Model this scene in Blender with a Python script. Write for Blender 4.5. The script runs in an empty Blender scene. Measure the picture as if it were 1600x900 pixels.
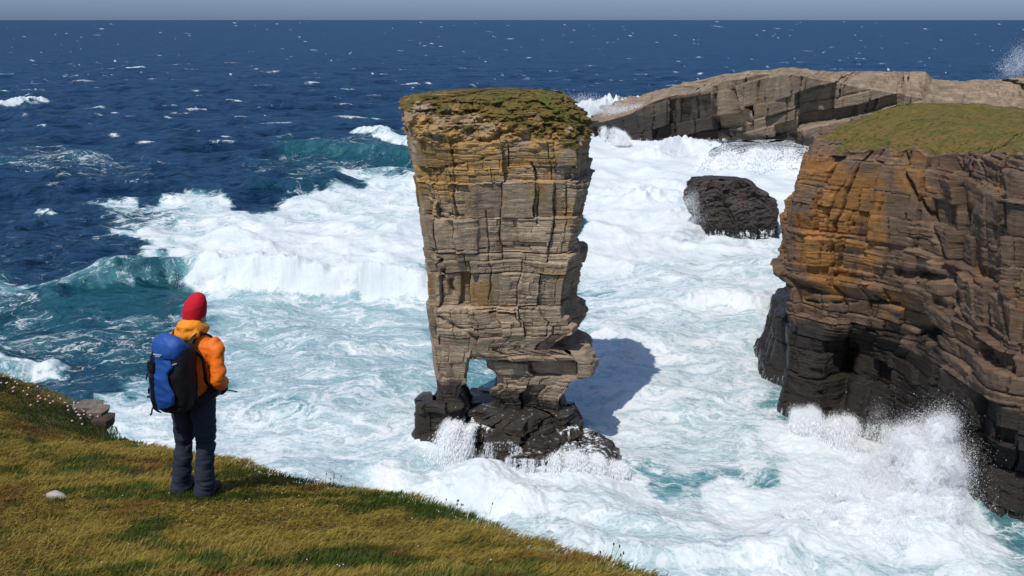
import bpy, math, random
import numpy as np
from mathutils import Vector, Matrix
random.seed(5); RNG = np.random.default_rng(7)
C = bpy.context.scene.collection
# ------------------------------------------------------------------ camera model
CAMZ = 36.0; F = 1555.6; PITCH = math.radians(15.1)
CP, SP = math.cos(PITCH), math.sin(PITCH)
def at_Y(px, py, Y):
    """world point seen at photo pixel (1600x900) at ground distance Y in front of the camera"""
    u = (px-800)/F; v = (450-py)/F
    dy = CP + v*SP; dz = -SP + v*CP
    return np.array([u*Y/dy, Y, CAMZ + dz*Y/dy])
def on_sea(px, py, z=0.0):
    v = (450-py)/F
    dy = CP + v*SP; dz = -SP + v*CP
    t = (z-CAMZ)/dz
    return np.array([(px-800)/F*t, dy*t, z])
def to_px(x, y, z):
    dz = z-CAMZ; d = y*CP - dz*SP; d = np.where(d < .1, .1, d)
    return 800+F*x/d, 450-F*(y*SP+dz*CP)/d
# ------------------------------------------------------------------ numpy noise
def _h(ix, iy, iz, seed):
    h = (ix.astype(np.int64)*374761393 + iy.astype(np.int64)*668265263 + iz*2147483647 + seed*1274126177) & 0xffffffff
    h = ((h ^ (h >> 13))*1274126177) & 0xffffffff
    h = ((h ^ (h >> 16))*2246822519) & 0xffffffff
    return ((h ^ (h >> 15)) & 0xffffff)/16777215.0
def hash1(i, j=0, seed=0):
    i = np.asarray(i); j = np.asarray(j)+np.zeros_like(i)
    return _h(i, j, np.zeros_like(i).astype(np.int64), seed)
def vn2(x, y, seed=0):
    ix = np.floor(x); iy = np.floor(y); fx = x-ix; fy = y-iy
    fx = fx*fx*fx*(fx*(fx*6-15)+10); fy = fy*fy*fy*(fy*(fy*6-15)+10)
    z = np.zeros_like(ix).astype(np.int64)
    a = _h(ix, iy, z, seed); b = _h(ix+1, iy, z, seed); c = _h(ix, iy+1, z, seed); d = _h(ix+1, iy+1, z, seed)
    return (a*(1-fx)+b*fx)*(1-fy)+(c*(1-fx)+d*fx)*fy
def fbm2(x, y, o=4, seed=0, g=.5):
    s = 0; a = 1; t = 0
    for k in range(o):
        s = s+a*vn2(x*2**k+17.3*k, y*2**k-9.1*k, seed+k); t += a; a *= g
    return s/t
def vn3(x, y, z, seed=0):
    iz = np.floor(z); fz = z-iz; fz = fz*fz*(3-2*fz)
    izi = iz.astype(np.int64)
    ix = np.floor(x); iy = np.floor(y); fx = x-ix; fy = y-iy; fx = fx*fx*(3-2*fx); fy = fy*fy*(3-2*fy)
    def layer(k):
        a = _h(ix, iy, izi+k, seed); b = _h(ix+1, iy, izi+k, seed); c = _h(ix, iy+1, izi+k, seed); d = _h(ix+1, iy+1, izi+k, seed)
        return (a*(1-fx)+b*fx)*(1-fy)+(c*(1-fx)+d*fx)*fy
    return layer(0)*(1-fz)+layer(1)*fz
def fbm3(x, y, z, o=3, seed=0):
    s = 0; a = 1; t = 0
    for k in range(o):
        s = s+a*vn3(x*2**k+3.3*k, y*2**k, z*2**k, seed+k); t += a; a *= .5
    return s/t
def sst(a, b, x):
    t = np.clip((x-a)/(b-a), 0, 1); return t*t*(3-2*t)
# ------------------------------------------------------------------ object helpers
def tag(o, label=None, cat=None, group=None, kind=None):
    if label: o['label'] = label
    if cat: o['category'] = cat
    if group: o['group'] = group
    if kind: o['kind'] = kind
    return o
def empty(name, loc):
    o = bpy.data.objects.new(name, None); C.objects.link(o); o.location = tuple(loc); o.empty_display_size = .3
    return o
def mesh_obj(name, V, faces, mat, parent=None, smooth=True, attrs=None):
    """faces: list of (n,k) integer arrays (k = 3 or 4)"""
    V = np.asarray(V, dtype=np.float32)
    if parent is not None: V = V - np.array(parent.location, dtype=np.float32)
    if isinstance(faces, np.ndarray): faces = [faces]
    me = bpy.data.meshes.new(name)
    loops = np.concatenate([f.ravel() for f in faces]).astype(np.int32)
    tot = np.concatenate([np.full(len(f), f.shape[1], dtype=np.int32) for f in faces])
    st = np.concatenate([[0], np.cumsum(tot)[:-1]]).astype(np.int32)
    me.vertices.add(len(V)); me.vertices.foreach_set('co', V.ravel())
    me.loops.add(len(loops)); me.loops.foreach_set('vertex_index', loops)
    me.polygons.add(len(tot)); me.polygons.foreach_set('loop_start', st); me.polygons.foreach_set('loop_total', tot)
    me.polygons.foreach_set('use_smooth', np.full(len(tot), bool(smooth)))
    me.update(calc_edges=True)
    for k, a in (attrs or {}).items():
        a = np.asarray(a, dtype=np.float32)
        if a.ndim == 2:
            at = me.attributes.new(k, 'FLOAT_VECTOR', 'POINT'); at.data.foreach_set('vector', a.ravel())
        else:
            at = me.attributes.new(k, 'FLOAT', 'POINT'); at.data.foreach_set('value', a.ravel())
    me.materials.append(mat)
    o = bpy.data.objects.new(name, me); C.objects.link(o)
    if parent is not None: o.parent = parent
    return o
def grid_faces(nr, nc, wrap=False):
    i = np.arange(nr-1)[:, None]; j = np.arange(nc if wrap else nc-1)[None, :]
    a = i*nc+j; b = i*nc+(j+1) % nc
    return np.stack([a, b, b+nc, a+nc], -1).reshape(-1, 4)
# ------------------------------------------------------------------ material helpers
class M:
    def __init__(s, name):
        s.m = bpy.data.materials.new(name); s.m.use_nodes = True; s.t = s.m.node_tree; s.t.nodes.clear()
        s.out = s.t.nodes.new('ShaderNodeOutputMaterial')
        s.geo = s.t.nodes.new('ShaderNodeNewGeometry'); s.pos = s.geo.outputs['Position']
    def n(s, typ, ins=None, out=0, **pr):
        nd = s.t.nodes.new('ShaderNode'+typ)
        for k, v in pr.items(): setattr(nd, k, v)
        for k, v in (ins or {}).items():
            if isinstance(v, bpy.types.NodeSocket): s.t.links.new(v, nd.inputs[k])
            else: nd.inputs[k].default_value = v
        return nd.outputs[out] if out is not None else nd
    def math(s, op, a, b=0.0, c=0.0, clamp=False):
        return s.n('Math', {0: a, 1: b, 2: c}, operation=op, use_clamp=clamp)
    def attr(s, name, vec=False): return s.n('Attribute', {}, out=1 if vec else 2, attribute_name=name)
    def noise(s, vec, scale, detail=4, rough=.55, dist=0, out=0):
        return s.n('TexNoise', {'Vector': vec, 'Scale': scale, 'Detail': detail, 'Roughness': rough, 'Distortion': dist}, out=out)
    def vmul(s, v, t): return s.n('VectorMath', {0: v, 1: t}, operation='MULTIPLY')
    def ss(s, x, a, b, lo=0., hi=1.):
        return s.n('MapRange', {'Value': x, 'From Min': a, 'From Max': b, 'To Min': lo, 'To Max': hi}, interpolation_type='SMOOTHSTEP')
    def mix(s, f, a, b, mode='MIX'):
        nd = s.t.nodes.new('ShaderNodeMix'); nd.data_type = 'RGBA'; nd.blend_type = mode
        for k, v in ((0, f), (6, a), (7, b)):
            if isinstance(v, bpy.types.NodeSocket): s.t.links.new(v, nd.inputs[k])
            else: nd.inputs[k].default_value = (v if k == 0 else (*v, 1))
        return nd.outputs[2]
    def bsdf(s, col, rough=.8, normal=None, **kw):
        ins = {'Base Color': col if isinstance(col, bpy.types.NodeSocket) else (*col, 1), 'Roughness': rough}
        if normal is not None: ins['Normal'] = normal
        ins.update({k.replace('_', ' '): v for k, v in kw.items()})
        return s.n('BsdfPrincipled', ins)
    def bump(s, h, strength=.5, dist=.1, normal=None):
        ins = {'Strength': strength, 'Distance': dist, 'Height': h}
        if normal is not None: ins['Normal'] = normal
        return s.n('Bump', ins)
    def done(s, sh): s.t.links.new(sh, s.out.inputs['Surface']); return s.m
def simple_mat(name, col, rough=.8, bscale=0, bstr=.3, bdist=.01, var=.25, **kw):
    m = M(name)
    nz = m.noise(m.pos, bscale or 6, 5)
    c = m.mix(m.math('MULTIPLY', nz, 1.0), tuple(x*(1-var) for x in col), tuple(min(1, x*(1+var)) for x in col))
    nr = m.bump(nz, bstr, bdist) if bscale else None
    return m.done(m.bsdf(c, rough, nr, **kw))
# rock: attributes blk (random per block), wet (damp, also painted-in shade), och (ochre staining), moss, foam (white water on it)
def rock_mat(name, grey, ochre, dark, scale=1.0, tilt=0.0, sat=1.0, red=(.16, .07, .035)):
    m = M(name); P = m.pos
    blk = m.attr('blk'); wet = m.attr('wet'); och = m.attr('och'); moss = m.attr('moss'); foam = m.attr('foam'); bed = m.attr('bed')
    # bedding-parallel coordinates
    sx = m.n('SeparateXYZ', {0: P}, out=None)
    bv = m.n('CombineXYZ', {'X': m.math('MULTIPLY', sx.outputs[0], .35), 'Y': m.math('MULTIPLY', sx.outputs[1], .35), 'Z': m.math('MULTIPLY', bed, 5.0)})
    lam = m.noise(bv, 1.3/scale, 6, .7, .25)
    lam2 = m.noise(bv, 5.0/scale, 4, .7)
    big = m.noise(P, .22/scale, 5, .6, .4)
    mid = m.noise(P, 1.1/scale, 6, .65)
    fine = m.noise(P, 7/scale, 6, .7)
    c = m.mix(m.ss(lam, .3, .68), tuple(x*.66 for x in grey), tuple(x*1.25 for x in grey))
    c = m.mix(m.ss(mid, .35, .75, 0, .55), c, red)
    oo = m.math('ADD', m.math('MULTIPLY', och, 1.15), m.math('MULTIPLY', m.math('SUBTRACT', big, .5), 1.9))
    oo = m.math('ADD', oo, m.math('MULTIPLY', m.math('SUBTRACT', mid, .5), .9))
    c = m.mix(m.ss(oo, .3, .95, 0, .9), c, m.mix(m.ss(lam2, .3, .7), tuple(x*.7 for x in ochre), tuple(x*1.15 for x in ochre)))
    # vertical run stains
    st = m.noise(m.vmul(P, (1.3, 1.3, .12)), 1.0/scale, 5, .6)
    c = m.mix(m.ss(st, .52, .75, 0, .6), c, dark)
    c = m.mix(m.ss(fine, .52, .78, 0, .5), c, tuple(x*.35 for x in grey))
    c = m.mix(m.ss(fine, .5, .28, 0, .4), c, tuple(min(1, x*1.6) for x in grey))
    v = m.math('ADD', .62, m.math('MULTIPLY', blk, .76))
    c = m.mix(1.0, c, m.n('CombineXYZ', {'X': v, 'Y': v, 'Z': v}), 'MULTIPLY')
    wm = m.math('ADD', wet, m.math('MULTIPLY', m.math('SUBTRACT', mid, .5), .5))
    wf = m.ss(wm, .3, .75)
    c = m.mix(m.math('MULTIPLY', wf, .9), c, dark)
    # lichen / turf
    tn = m.noise(P, 2.6/scale, 6, .7); tn2 = m.noise(P, .5/scale, 4, .6)
    gr = m.mix(m.ss(tn2, .42, .68), (.20, .135, .030), (.10, .115, .018))
    gr = m.mix(m.ss(tn, .3, .55), (.045, .042, .012), gr)
    mm = m.math('ADD', moss, m.math('MULTIPLY', m.math('SUBTRACT', tn, .5), .8))
    mf = m.ss(mm, .38, .6)
    c = m.mix(mf, c, gr)
    # white water streaming over it
    fs = m.noise(m.vmul(P, (2.3, 2.3, .35)), 1.2/scale, 6, .7)
    ff = m.ss(m.math('ADD', foam, m.math('MULTIPLY', m.math('SUBTRACT', fs, .5), 2.0)), .42, .72)
    c = m.mix(ff, c, (.86, .9, .91))
    hgt = m.math('ADD', m.math('MULTIPLY', lam2, .8), m.math('ADD', m.math('MULTIPLY', fine, .9), m.math('MULTIPLY', lam, 1.2)))
    hgt = m.math('ADD', hgt, m.math('MULTIPLY', m.math('MULTIPLY', tn, mf), 2.0))
    nr = m.bump(hgt, 1.0, .12*scale)
    rough = m.math('SUBTRACT', .92, m.math('MULTIPLY', wf, .5))
    return m.done(m.bsdf(c, rough, nr, **{'Specular_IOR_Level': .35}))
# ------------------------------------------------------------------ bedded rock relief
def layers(n, lo, hi, seed):
    r = np.random.default_rng(seed); return np.cumsum(r.uniform(lo, hi, n))-2*hi*3
def relief(s, z, seed=1, tilt=0.0, sc=1.0, amp=1.0, cracks=()):
    """horizontal relief of a bedded, jointed rock wall; s along the wall, z up. returns (offset, blk, bed)"""
    w = (fbm2(s*.13/sc, z*.13/sc, 3, seed+50)-.5)
    zz = z + tilt*s + w*.8*sc + (fbm2(s*1.1/sc, z*1.1/sc, 2, seed+51)-.5)*.10*sc
    ss_ = s + (fbm2(s*.5/sc+9, z*.35/sc, 3, seed+52)-.5)*.8*sc
    zz = zz/sc; ss_ = ss_/sc
    out = np.zeros_like(z); blk = np.zeros_like(z)
    # coarse blocks
    bA = layers(200, .9, 3.0, seed); iA = np.searchsorted(bA, zz+100) if False else np.searchsorted(bA, zz)
    def level(b, wlo, whi, amp_, missp, miss, gd, gw, sd):
        i = np.clip(np.searchsorted(b, zz), 1, len(b)-1)
        wd = wlo+(whi-wlo)*hash1(i, 3, sd); t = ss_/wd+hash1(i, 5, sd)*7; c = np.floor(t); fr = t-c
        r = hash1(i, c, sd+1); r2 = hash1(i, c, sd+2); r3 = hash1(i, c, sd+3)
        dj = np.minimum(fr, 1-fr)*wd; dz = np.minimum(zz-b[i-1], b[i]-zz)
        # each block face is slightly tilted in plan and in section
        zl = (zz-b[i-1])/(b[i]-b[i-1])
        o = (r-.5)*amp_ + (fr-.5)*(r2-.5)*amp_*1.3 - (1-zl)*(.25+.75*hash1(i, 9, sd))*amp_*.45
        o = np.where(r3 < missp, o-miss*(.5+r2), o)
        gl = hash1(i, 11, sd)**2
        o = o - gd*gl*np.exp(-(dz/gw)**2) - gd*.8*(hash1(i, c, sd+5) > .45)*np.exp(-(dj/gw)**2)
        return o, r
    b0 = layers(60, 3.5, 8, seed+7); o, r = level(b0, 2.5, 7.5, .95, .0, 0, .45, .06, seed*10+7); out += o
    o, r = level(bA, 1.2, 4.5, .46, .10, .6, .38, .05, seed*10+1); out += o; blk += r*.35
    iA = np.searchsorted(bA, zz); cA = np.floor(ss_/4.3+hash1(iA, 5, seed)*7); tq = hash1(iA, cA, seed+33); mB = np.where(tq > .55, 1.0, .22)
    bB = layers(700, .22, .85, seed+1); o, r = level(bB, .6, 3.0, .13, .05, .25, .15, .038, seed*10+2); out += o*mB; blk += r*.4*mB
    bC = layers(2500, .07, .2, seed+2); o, r = level(bC, 1.5, 6.0, .075, .0, .0, .04, .03, seed*10+3); out += o*(.25+.75*(mB > .5))*.8; blk += r*.25*mB+.3*tq*(mB < .5)
    out += (fbm2(s*.22/sc, z*.2/sc, 3, seed+60)-.5)*.6
    out += (fbm2(s*1.5/sc, z*4/sc, 3, seed+61)-.5)*.08
    for (s0, z0, s1, z1, wd, dp) in cracks:
        dx, dy = s1-s0, z1-z0; L = dx*dx+dy*dy
        wob = (fbm2(s*.6, z*.6, 3, seed+70)-.5)*.9
        t = np.clip(((s-s0)*dx+(z-z0)*dy)/L, 0, 1); d = np.hypot(s-s0-t*dx+wob, z-z0-t*dy)
        out -= dp*np.exp(-(d/wd)**2)/sc
    return out*sc*amp, blk, zz*sc
def plan_poly(pts, n, front=.0):
    """resample closed polygon; returns (n,2) points and unit outward normals"""
    P = np.array(pts+[pts[0]], float); d = np.r_[0, np.cumsum(np.hypot(*np.diff(P, axis=0).T))]
    t = np.linspace(0, d[-1], n, endpoint=False); q = np.c_[np.interp(t, d, P[:, 0]), np.interp(t, d, P[:, 1])]
    for _ in range(max(2, n//90)):
        q = (np.roll(q, 1, 0)+q*2+np.roll(q, -1, 0))/4
    return q
BOX = [(-.97, -.55), (-.86, -.93), (-.3, -1.0), (.25, -.96), (.76, -1.0), (.97, -.42), (1.0, .4), (.8, .95), (0, 1), (-.8, .95), (-1, .3)]
def rock_loft(name, prof, mat, parent=None, seed=1, n=420, dz=.07, sc=1.0, amp=1.0, tilt=.0, plan=BOX, attrf=None, cracks=(), cap=True, bz=None, rub=None):
    """prof rows (py, pxL, pxR, yFront, yBack) from the top down; becomes a solid rock with real width and depth"""
    rows = []
    for (py, l, r, yf, yb) in prof:
        a = at_Y(l, py, (yf*.6+yb*.4)); b = at_Y(r, py, (yf*.6+yb*.4)); c = at_Y(800, py, yf)
        rows.append((c[2], a[0], b[0], yf, yb))
    R = np.array(rows)
    if bz is not None: R[-1, 0] = bz
    seg = np.r_[0, np.cumsum(np.sqrt(np.diff(R[:, 0])**2+(np.diff(R[:, 1])**2+np.diff(R[:, 2])**2+np.diff(R[:, 3])**2)*.35))]
    m = int(seg[-1]/dz)+2; t = np.linspace(0, seg[-1], m)
    Z, L, Rr, YF, YB = [np.interp(t, seg, R[:, k]) for k in range(5)]
    q = plan_poly(plan, n)
    cx = (L+Rr)/2; hx = (Rr-L)/2; cy = (YF+YB)/2; hy = (YB-YF)/2
    X = cx[:, None]+hx[:, None]*q[None, :, 0]; Y = cy[:, None]+hy[:, None]*q[None, :, 1]; ZZ = Z[:, None]+0*X
    # arc length on the widest row
    k = int(np.argmax(hx)); xx = X[k]; yy = Y[k]; sx = np.hypot(np.roll(xx, -1)-xx, np.roll(yy, -1)-yy); s = np.r_[0, np.cumsum(sx)[:-1]]; Lp = sx.sum()
    # wall coordinate that stays close to true x on the front
    S = s[None, :]+0*X
    tx = np.roll(X, -1, 1)-np.roll(X, 1, 1); ty = np.roll(Y, -1, 1)-np.roll(Y, 1, 1); ln = np.hypot(tx, ty)+1e-6
    nx, ny = ty/ln, -tx/ln
    off, blk, bed = relief(S, ZZ, seed, tilt, sc, amp, cracks)
    if rub: off = off+sst(rub[0], rub[1], ZZ)*rub[2]*((fbm3(X*1.1, Y*1.1, ZZ*2.0, 4, seed+90)-.5)*2+(fbm3(X*3, Y*3, ZZ*5, 2, seed+95)-.5)*.8)
    # hide the seam on the back side
    e = np.minimum(S, Lp-S); off = off*sst(0, .8, e)
    shrink = np.clip(np.minimum(hx, hy)/1.2, 0, 1)[:, None]
    X = X+nx*off*shrink; Y = Y+ny*off*shrink
    V = np.stack([X, Y, ZZ], -1).reshape(-1, 3)
    faces = [grid_faces(m, n, True)[:, ::-1]]
    top = len(V); V = np.vstack([V, [[cx[0], cy[0], Z[0]]], [[cx[-1], cy[-1], Z[-1]]]])
    j = np.arange(n); faces.append(np.stack([np.full(n, top), (j+1) % n, j], -1)[:, ::-1]*1)
    base = (m-1)*n; faces.append(np.stack([np.full(n, top+1), base+j, base+(j+1) % n], -1)[:, ::-1]*1)
    def pad(a): a = np.broadcast_to(a, X.shape).ravel(); return np.r_[a, a[0], a[-1]]
    at = dict(wet=0*X, och=0*X, moss=0*X, foam=0*X)
    if attrf: at.update(attrf(X, Y, ZZ, S))
    at['blk'] = blk; at['bed'] = bed
    return mesh_obj(name, V, faces, mat, parent, False, {k: pad(v) for k, v in at.items()})
# ================================================================== SEA
def foam_field(px, py):
    """how much white water covers the sea (0..1) and how aerated (turquoise, 0..1) it is, at the place seen at px,py"""
    wx = (fbm2(px/80, py/30, 5, 31, .6)-.5)*190; wy = (fbm2(px/80+5, py/30+9, 5, 32, .6)-.5)*70
    X = px+wx; Y = py+wy
    def poly(pts, soft):
        P = np.array(pts, float); inside = np.zeros(X.shape, bool); dm = np.full(X.shape, 1e9)
        for i in range(len(P)):
            x0, y0 = P[i]; x1, y1 = P[(i+1) % len(P)]
            c = ((y0 > Y) != (y1 > Y)) & (X < (x1-x0)*(Y-y0)/(y1-y0+1e-9)+x0); inside ^= c
            dx, dy = x1-x0, (y1-y0)*2.2; L = dx*dx+dy*dy
            t = np.clip(((X-x0)*dx+(Y-y0)*2.2*dy)/L, 0, 1); dm = np.minimum(dm, np.hypot(X-x0-t*dx, (Y-y0)*2.2-t*dy))
        sd = np.where(inside, dm, -dm); return sst(-soft, soft, sd)
    def blob(cx, cy, rx, ry): return np.exp(-((X-cx)/rx)**2-((Y-cy)/ry)**2)
    D = np.full(X.shape, .0); A = np.full(X.shape, .0)
    def put(m, d, a=None):
        nonlocal D, A
        D = D*(1-m)+d*m
        if a is not None: A = A*(1-m)+a*m
    # open water gets a little lace and turquoise near the shore
    put(sst(235, 420, py)*.8, .15, .12)
    put(poly([(-200, 232), (140, 236), (260, 250), (240, 268), (60, 262), (-200, 262)], 24), .27, .22)
    put(poly([(440, 205), (700, 190), (700, 285), (520, 290), (400, 262)], 26), .24, .33)
    # lower half: pale turquoise with lace
    put(poly([(-300, 440), (60, 428), (260, 420), (400, 440), (1300, 430), (2400, 430), (2400, 1400), (-300, 1400)], 25), .40, .60)
    put(poly([(-300, 480), (60, 455), (250, 455), (310, 480), (280, 560), (200, 640), (-300, 620)], 22), .28, .42)
    put(poly([(60, 450), (250, 436), (300, 455), (260, 500), (120, 510), (60, 480)], 14), .10, .41)
    put(poly([(0, 575), (140, 560), (190, 580), (170, 640), (60, 640)], 14), .22, .27)
    # the big white sheet behind the breaker
    put(poly([(155, 322), (235, 303), (330, 312), (440, 322), (520, 296), (600, 276), (700, 270), (700, 470), (300, 462), (255, 430), (180, 405), (215, 372), (240, 350)], 20), .74, .86)
    put(poly([(290, 360), (700, 340), (700, 420), (330, 420)], 20), .92, .95)
    put(blob(250, 340, 80, 26)*.9, .56, .55)
    put(blob(560, 345, 90, 12)*.6, .55, .8)
    # the surf between stack and headland
    put(poly([(880, 195), (1000, 215), (1260, 215), (1300, 400), (1250, 470), (900, 460)], 16), .93, .97)
    put(poly([(900, 400), (1250, 380), (1250, 560), (1180, 600), (900, 560)], 25), .66, .88)
    put(blob(1080, 500, 120, 30)*.7, .55, .8)
    # middle ground
    put(poly([(300, 470), (680, 470), (700, 640), (420, 640), (300, 560)], 30), .44, .82)
    put(blob(430, 520, 120, 40)*.6, .42, .68)
    put(blob(560, 600, 110, 22)*.5, .34, .62)
    put(poly([(210, 600), (680, 620), (900, 760), (1100, 760), (1500, 760), (1700, 1100), (300, 1000), (160, 690)], 25), .58, .90)
    put(blob(420, 640, 90, 16)*.7, .42, .5)
    put(blob(560, 735, 100, 16)*.6, .44, .8)
    put(poly([(1020, 560), (1230, 560), (1250, 700), (1080, 740), (1000, 700)], 30), .56, .90)
    put(blob(1160, 655, 90, 14)*.5, .50, .85)
    put(blob(1180, 770, 120, 12)*.5, .52, .85)
    put(blob(700, 850, 200, 20)*.45, .5, .85)
    put(blob(870, 770, 60, 12)*.5, .55, .85)
    # stack's shadow on the water: foam raised so its shade is painted paler
    put(poly([(890, 570), (960, 560), (1060, 560), (1070, 640), (1000, 705), (920, 700)], 24), .68, .82)
    # white around the stack's foot and the splash
    put(poly([(640, 690), (720, 680), (900, 690), (1000, 730), (1010, 770), (840, 775), (740, 755), (640, 715)], 14), .93, .97)
    put(poly([(1220, 660), (1500, 640), (1560, 860), (1480, 900), (1280, 880), (1060, 800), (1200, 730)], 30), .90, .97)
    put(blob(1570, 870, 70, 14)*.8, .45, .75)
    put(blob(1450, 880, 40, 10)*.6, .45, .75)
    return D, A
# view fan: columns by azimuth, rows evenly spaced in 1/r, so waves near and far get fitting detail
az = np.r_[np.linspace(-110, -33, 60, endpoint=False), np.linspace(-33, 33, 1380), np.linspace(33, 110, 61)[1:]]
az = np.radians(az)
q = np.r_[np.linspace(1/6., 1/48., 90, endpoint=False), np.linspace(1/48., 1/400., 900, endpoint=False), np.linspace(1/400., 1/60000., 210)]
rr = 1/q; dr = np.abs(np.gradient(rr))
Rg, Ag = np.meshgrid(rr, az, indexing='ij'); DR = np.broadcast_to(dr[:, None], Rg.shape)
X0 = Rg*np.sin(Ag); Y0 = Rg*np.cos(Ag)
PX, PY = to_px(X0, Y0, 0*X0)
PX = np.clip(PX, -1500, 3000); PY = np.clip(PY, 30, 2500)
D2, A2 = foam_field(PX[:, ::2], PY[:, ::2]); D = np.zeros_like(X0); A = np.zeros_like(X0)
for F_, f2_ in ((D, D2), (A, A2)):
    F_[:, ::2] = f2_; k_ = F_[:, 1::2].shape[1]; nx_ = np.minimum(np.arange(k_)+1, f2_.shape[1]-1); F_[:, 1::2] = (f2_[:, :k_]+f2_[:, nx_])*.5
H = np.zeros_like(X0); DXs = np.zeros_like(X0); DYs = np.zeros_like(X0)
wr = np.random.default_rng(11)
for k in range(74):
    L = 3.0*(62/3.0)**(k/73.0)*wr.uniform(.9, 1.1)
    th = math.radians(-62+wr.normal(0, 48 if L < 30 else 24)); dx, dy = math.cos(th), math.sin(th)
    a = .0085*L if L < 20 else (.0055*L if L < 36 else .0030*L)
    kk = 2*math.pi/L; ph = wr.uniform(0, 6.28)
    att = sst(1.6, 5, L/DR)
    p = kk*(X0*dx+Y0*dy)+ph; c = np.cos(p); s_ = np.sin(p)
    H += a*c*att; DXs -= .8*a*dx*s_*att; DYs -= .8*a*dy*s_*att
calm = np.where(Rg < 150, .55, 1.0)*np.ones_like(H); calm = .6+.4*sst(110, 200, Rg)
H *= calm
# wind-blown steep crests far out
steep = sst(.35, 1.3, H)*sst(180, 300, Rg)
D = np.maximum(D, steep*(fbm2(X0/14, Y0/9, 3, 77) > .63)*.55)
# breaking crests: polylines along the crest, seen positions turned into sea positions
def ridge(pts, h, wf, wb, foamfrom=None, foam=1.0, teal=0.0, lump=.5, taper=.12):
    P = np.array([on_sea(a, b)[:2] for a, b in pts])
    cen = P.mean(0); rad = np.hypot(*(P-cen).T).max()+wb*3+12
    ri = np.where(np.abs(rr-np.hypot(*cen)) < rad)[0]; ca_ = math.atan2(cen[0], cen[1]); hw = math.atan2(rad, max(5., np.hypot(*cen)-rad*.5))
    ci = np.where(np.abs(az-ca_) < hw+.05)[0]
    if len(ri) == 0 or len(ci) == 0: return
    sl_ = (slice(ri[0], ri[-1]+1), slice(ci[0], ci[-1]+1))
    X0, Y0 = globals()['X0'][sl_], globals()['Y0'][sl_]; Hs, Ds, As = H[sl_], D[sl_], A[sl_]
    wob = (fbm2(X0/7, Y0/7, 3, int(abs(pts[0][0]))+5)-.5)*8
    best = np.full(X0.shape, 1e9); sd = np.zeros_like(X0); along = np.zeros_like(X0); ln = 0
    tot = np.hypot(*np.diff(P, axis=0).T).sum()
    for i in range(len(P)-1):
        d = P[i+1]-P[i]; L = np.hypot(*d); e = d/L
        tx = np.clip((X0-P[i][0])*e[0]+(Y0-P[i][1])*e[1], 0, L)
        vx = X0-P[i][0]-e[0]*tx; vy = Y0-P[i][1]-e[1]*tx; dist = np.hypot(vx, vy)
        u = dist < best; best = np.where(u, dist, best); sd = np.where(u, np.sign(-vx*e[1]+vy*e[0])*dist, sd); along = np.where(u, (ln+tx)/tot, along); ln += L
    sd = sd+wob*.35
    ends = sst(0, taper, along)*sst(1, .88, along)
    g = np.where(sd > 0, np.exp(-(sd/wb)**2), np.exp(-(sd/wf)**2))*ends*(.75+.5*fbm2(along*9, along*0, 2, 3))
    band = g
    f = np.ones_like(g) if foamfrom is None else sst(foamfrom-.06, foamfrom+.06, along)
    n = fbm2(X0/1.6, Y0/1.6, 4, 91)-.5
    H[sl_] = Hs+g*h*(1+.0*n) + g*f*n*lump*2.2
    rag = fbm2(X0/3.5, Y0/2.2, 4, 95)
    fm = (.55+.9*rag)*sst(.12, .5, np.where(sd < wf*.5, np.exp(-((sd-.3)/(wf*1.5))**2), np.exp(-(sd/(wb*.45))**2)))*ends*f*foam
    D_ = np.maximum(Ds, fm); A_ = np.maximum(As, fm*.97)
    face = np.exp(-((sd+wf*.5)/(wf*1.4))**2)*ends*(1-f*foam)
    A[sl_] = A_*(1-face*.8)+teal*face*.8; D[sl_] = D_*(1-face*.55)
ridge([(20, 468), (110, 452), (200, 438), (280, 436), (340, 445), (450, 452), (560, 453), (740, 458)], 3.6, 2.4, 6, .38, 1.0, .41, .7, .3)
ridge([(-160, 556), (-60, 564), (0, 578), (60, 578), (125, 570)], 1.7, 1.5, 3.0, None, .72, .42, .5)
ridge([(545, 207), (590, 214), (640, 226), (720, 240)], 2.4, 2.2, 5, None, .78, .45, .5)
ridge([(400, 228), (470, 236), (560, 240), (640, 250), (700, 256)], 2.6, 5, 14, 2.0, 0, .47, .4)
ridge([(380, 292), (470, 300), (560, 282)], 1.8, 3, 8, 2.0, 0, .3, .4)
ridge([(-60, 168), (0, 167), (40, 162), (90, 161)], 2.4, 2.5, 4.5, None, .85, .3, .8)
ridge([(195, 107), (228, 106)], 2.4, 4, 7, None, .9, .3, .8)
ridge([(45, 333), (75, 333), (90, 337)], .5, .8, 1.6, None, .62, .3, .4)
ridge([(1060, 474), (1130, 476), (1215, 490)], 1.3, 1.5, 4, None, .95, .6, .5)
ridge([(540, 735), (640, 748), (760, 775), (900, 800), (1050, 815), (1160, 812)], 1.0, 1.6, 3.2, None, .8, .9, .35)
ridge([(860, 850), (1000, 872), (1150, 880), (1260, 900)], 1.0, 1.6, 3, None, .8, .9, .35)
ridge([(1010, 250), (1060, 232), (1110, 236), (1160, 244)], 3.0, 4, 6, None, 1.0, .9, 1.2)
ridge([(930, 300), (1000, 310), (1060, 330)], 1.4, 2, 5, None, 1.0, .9, 1.2)
ridge([(860, 186), (940, 186), (1010, 178)], 6.0, 8, 14, None, 1.0, .9, 2.0)
ridge([(-50, 250), (60, 246), (180, 240)], 1.0, 3, 6, None, .45, .3, .3)
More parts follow.
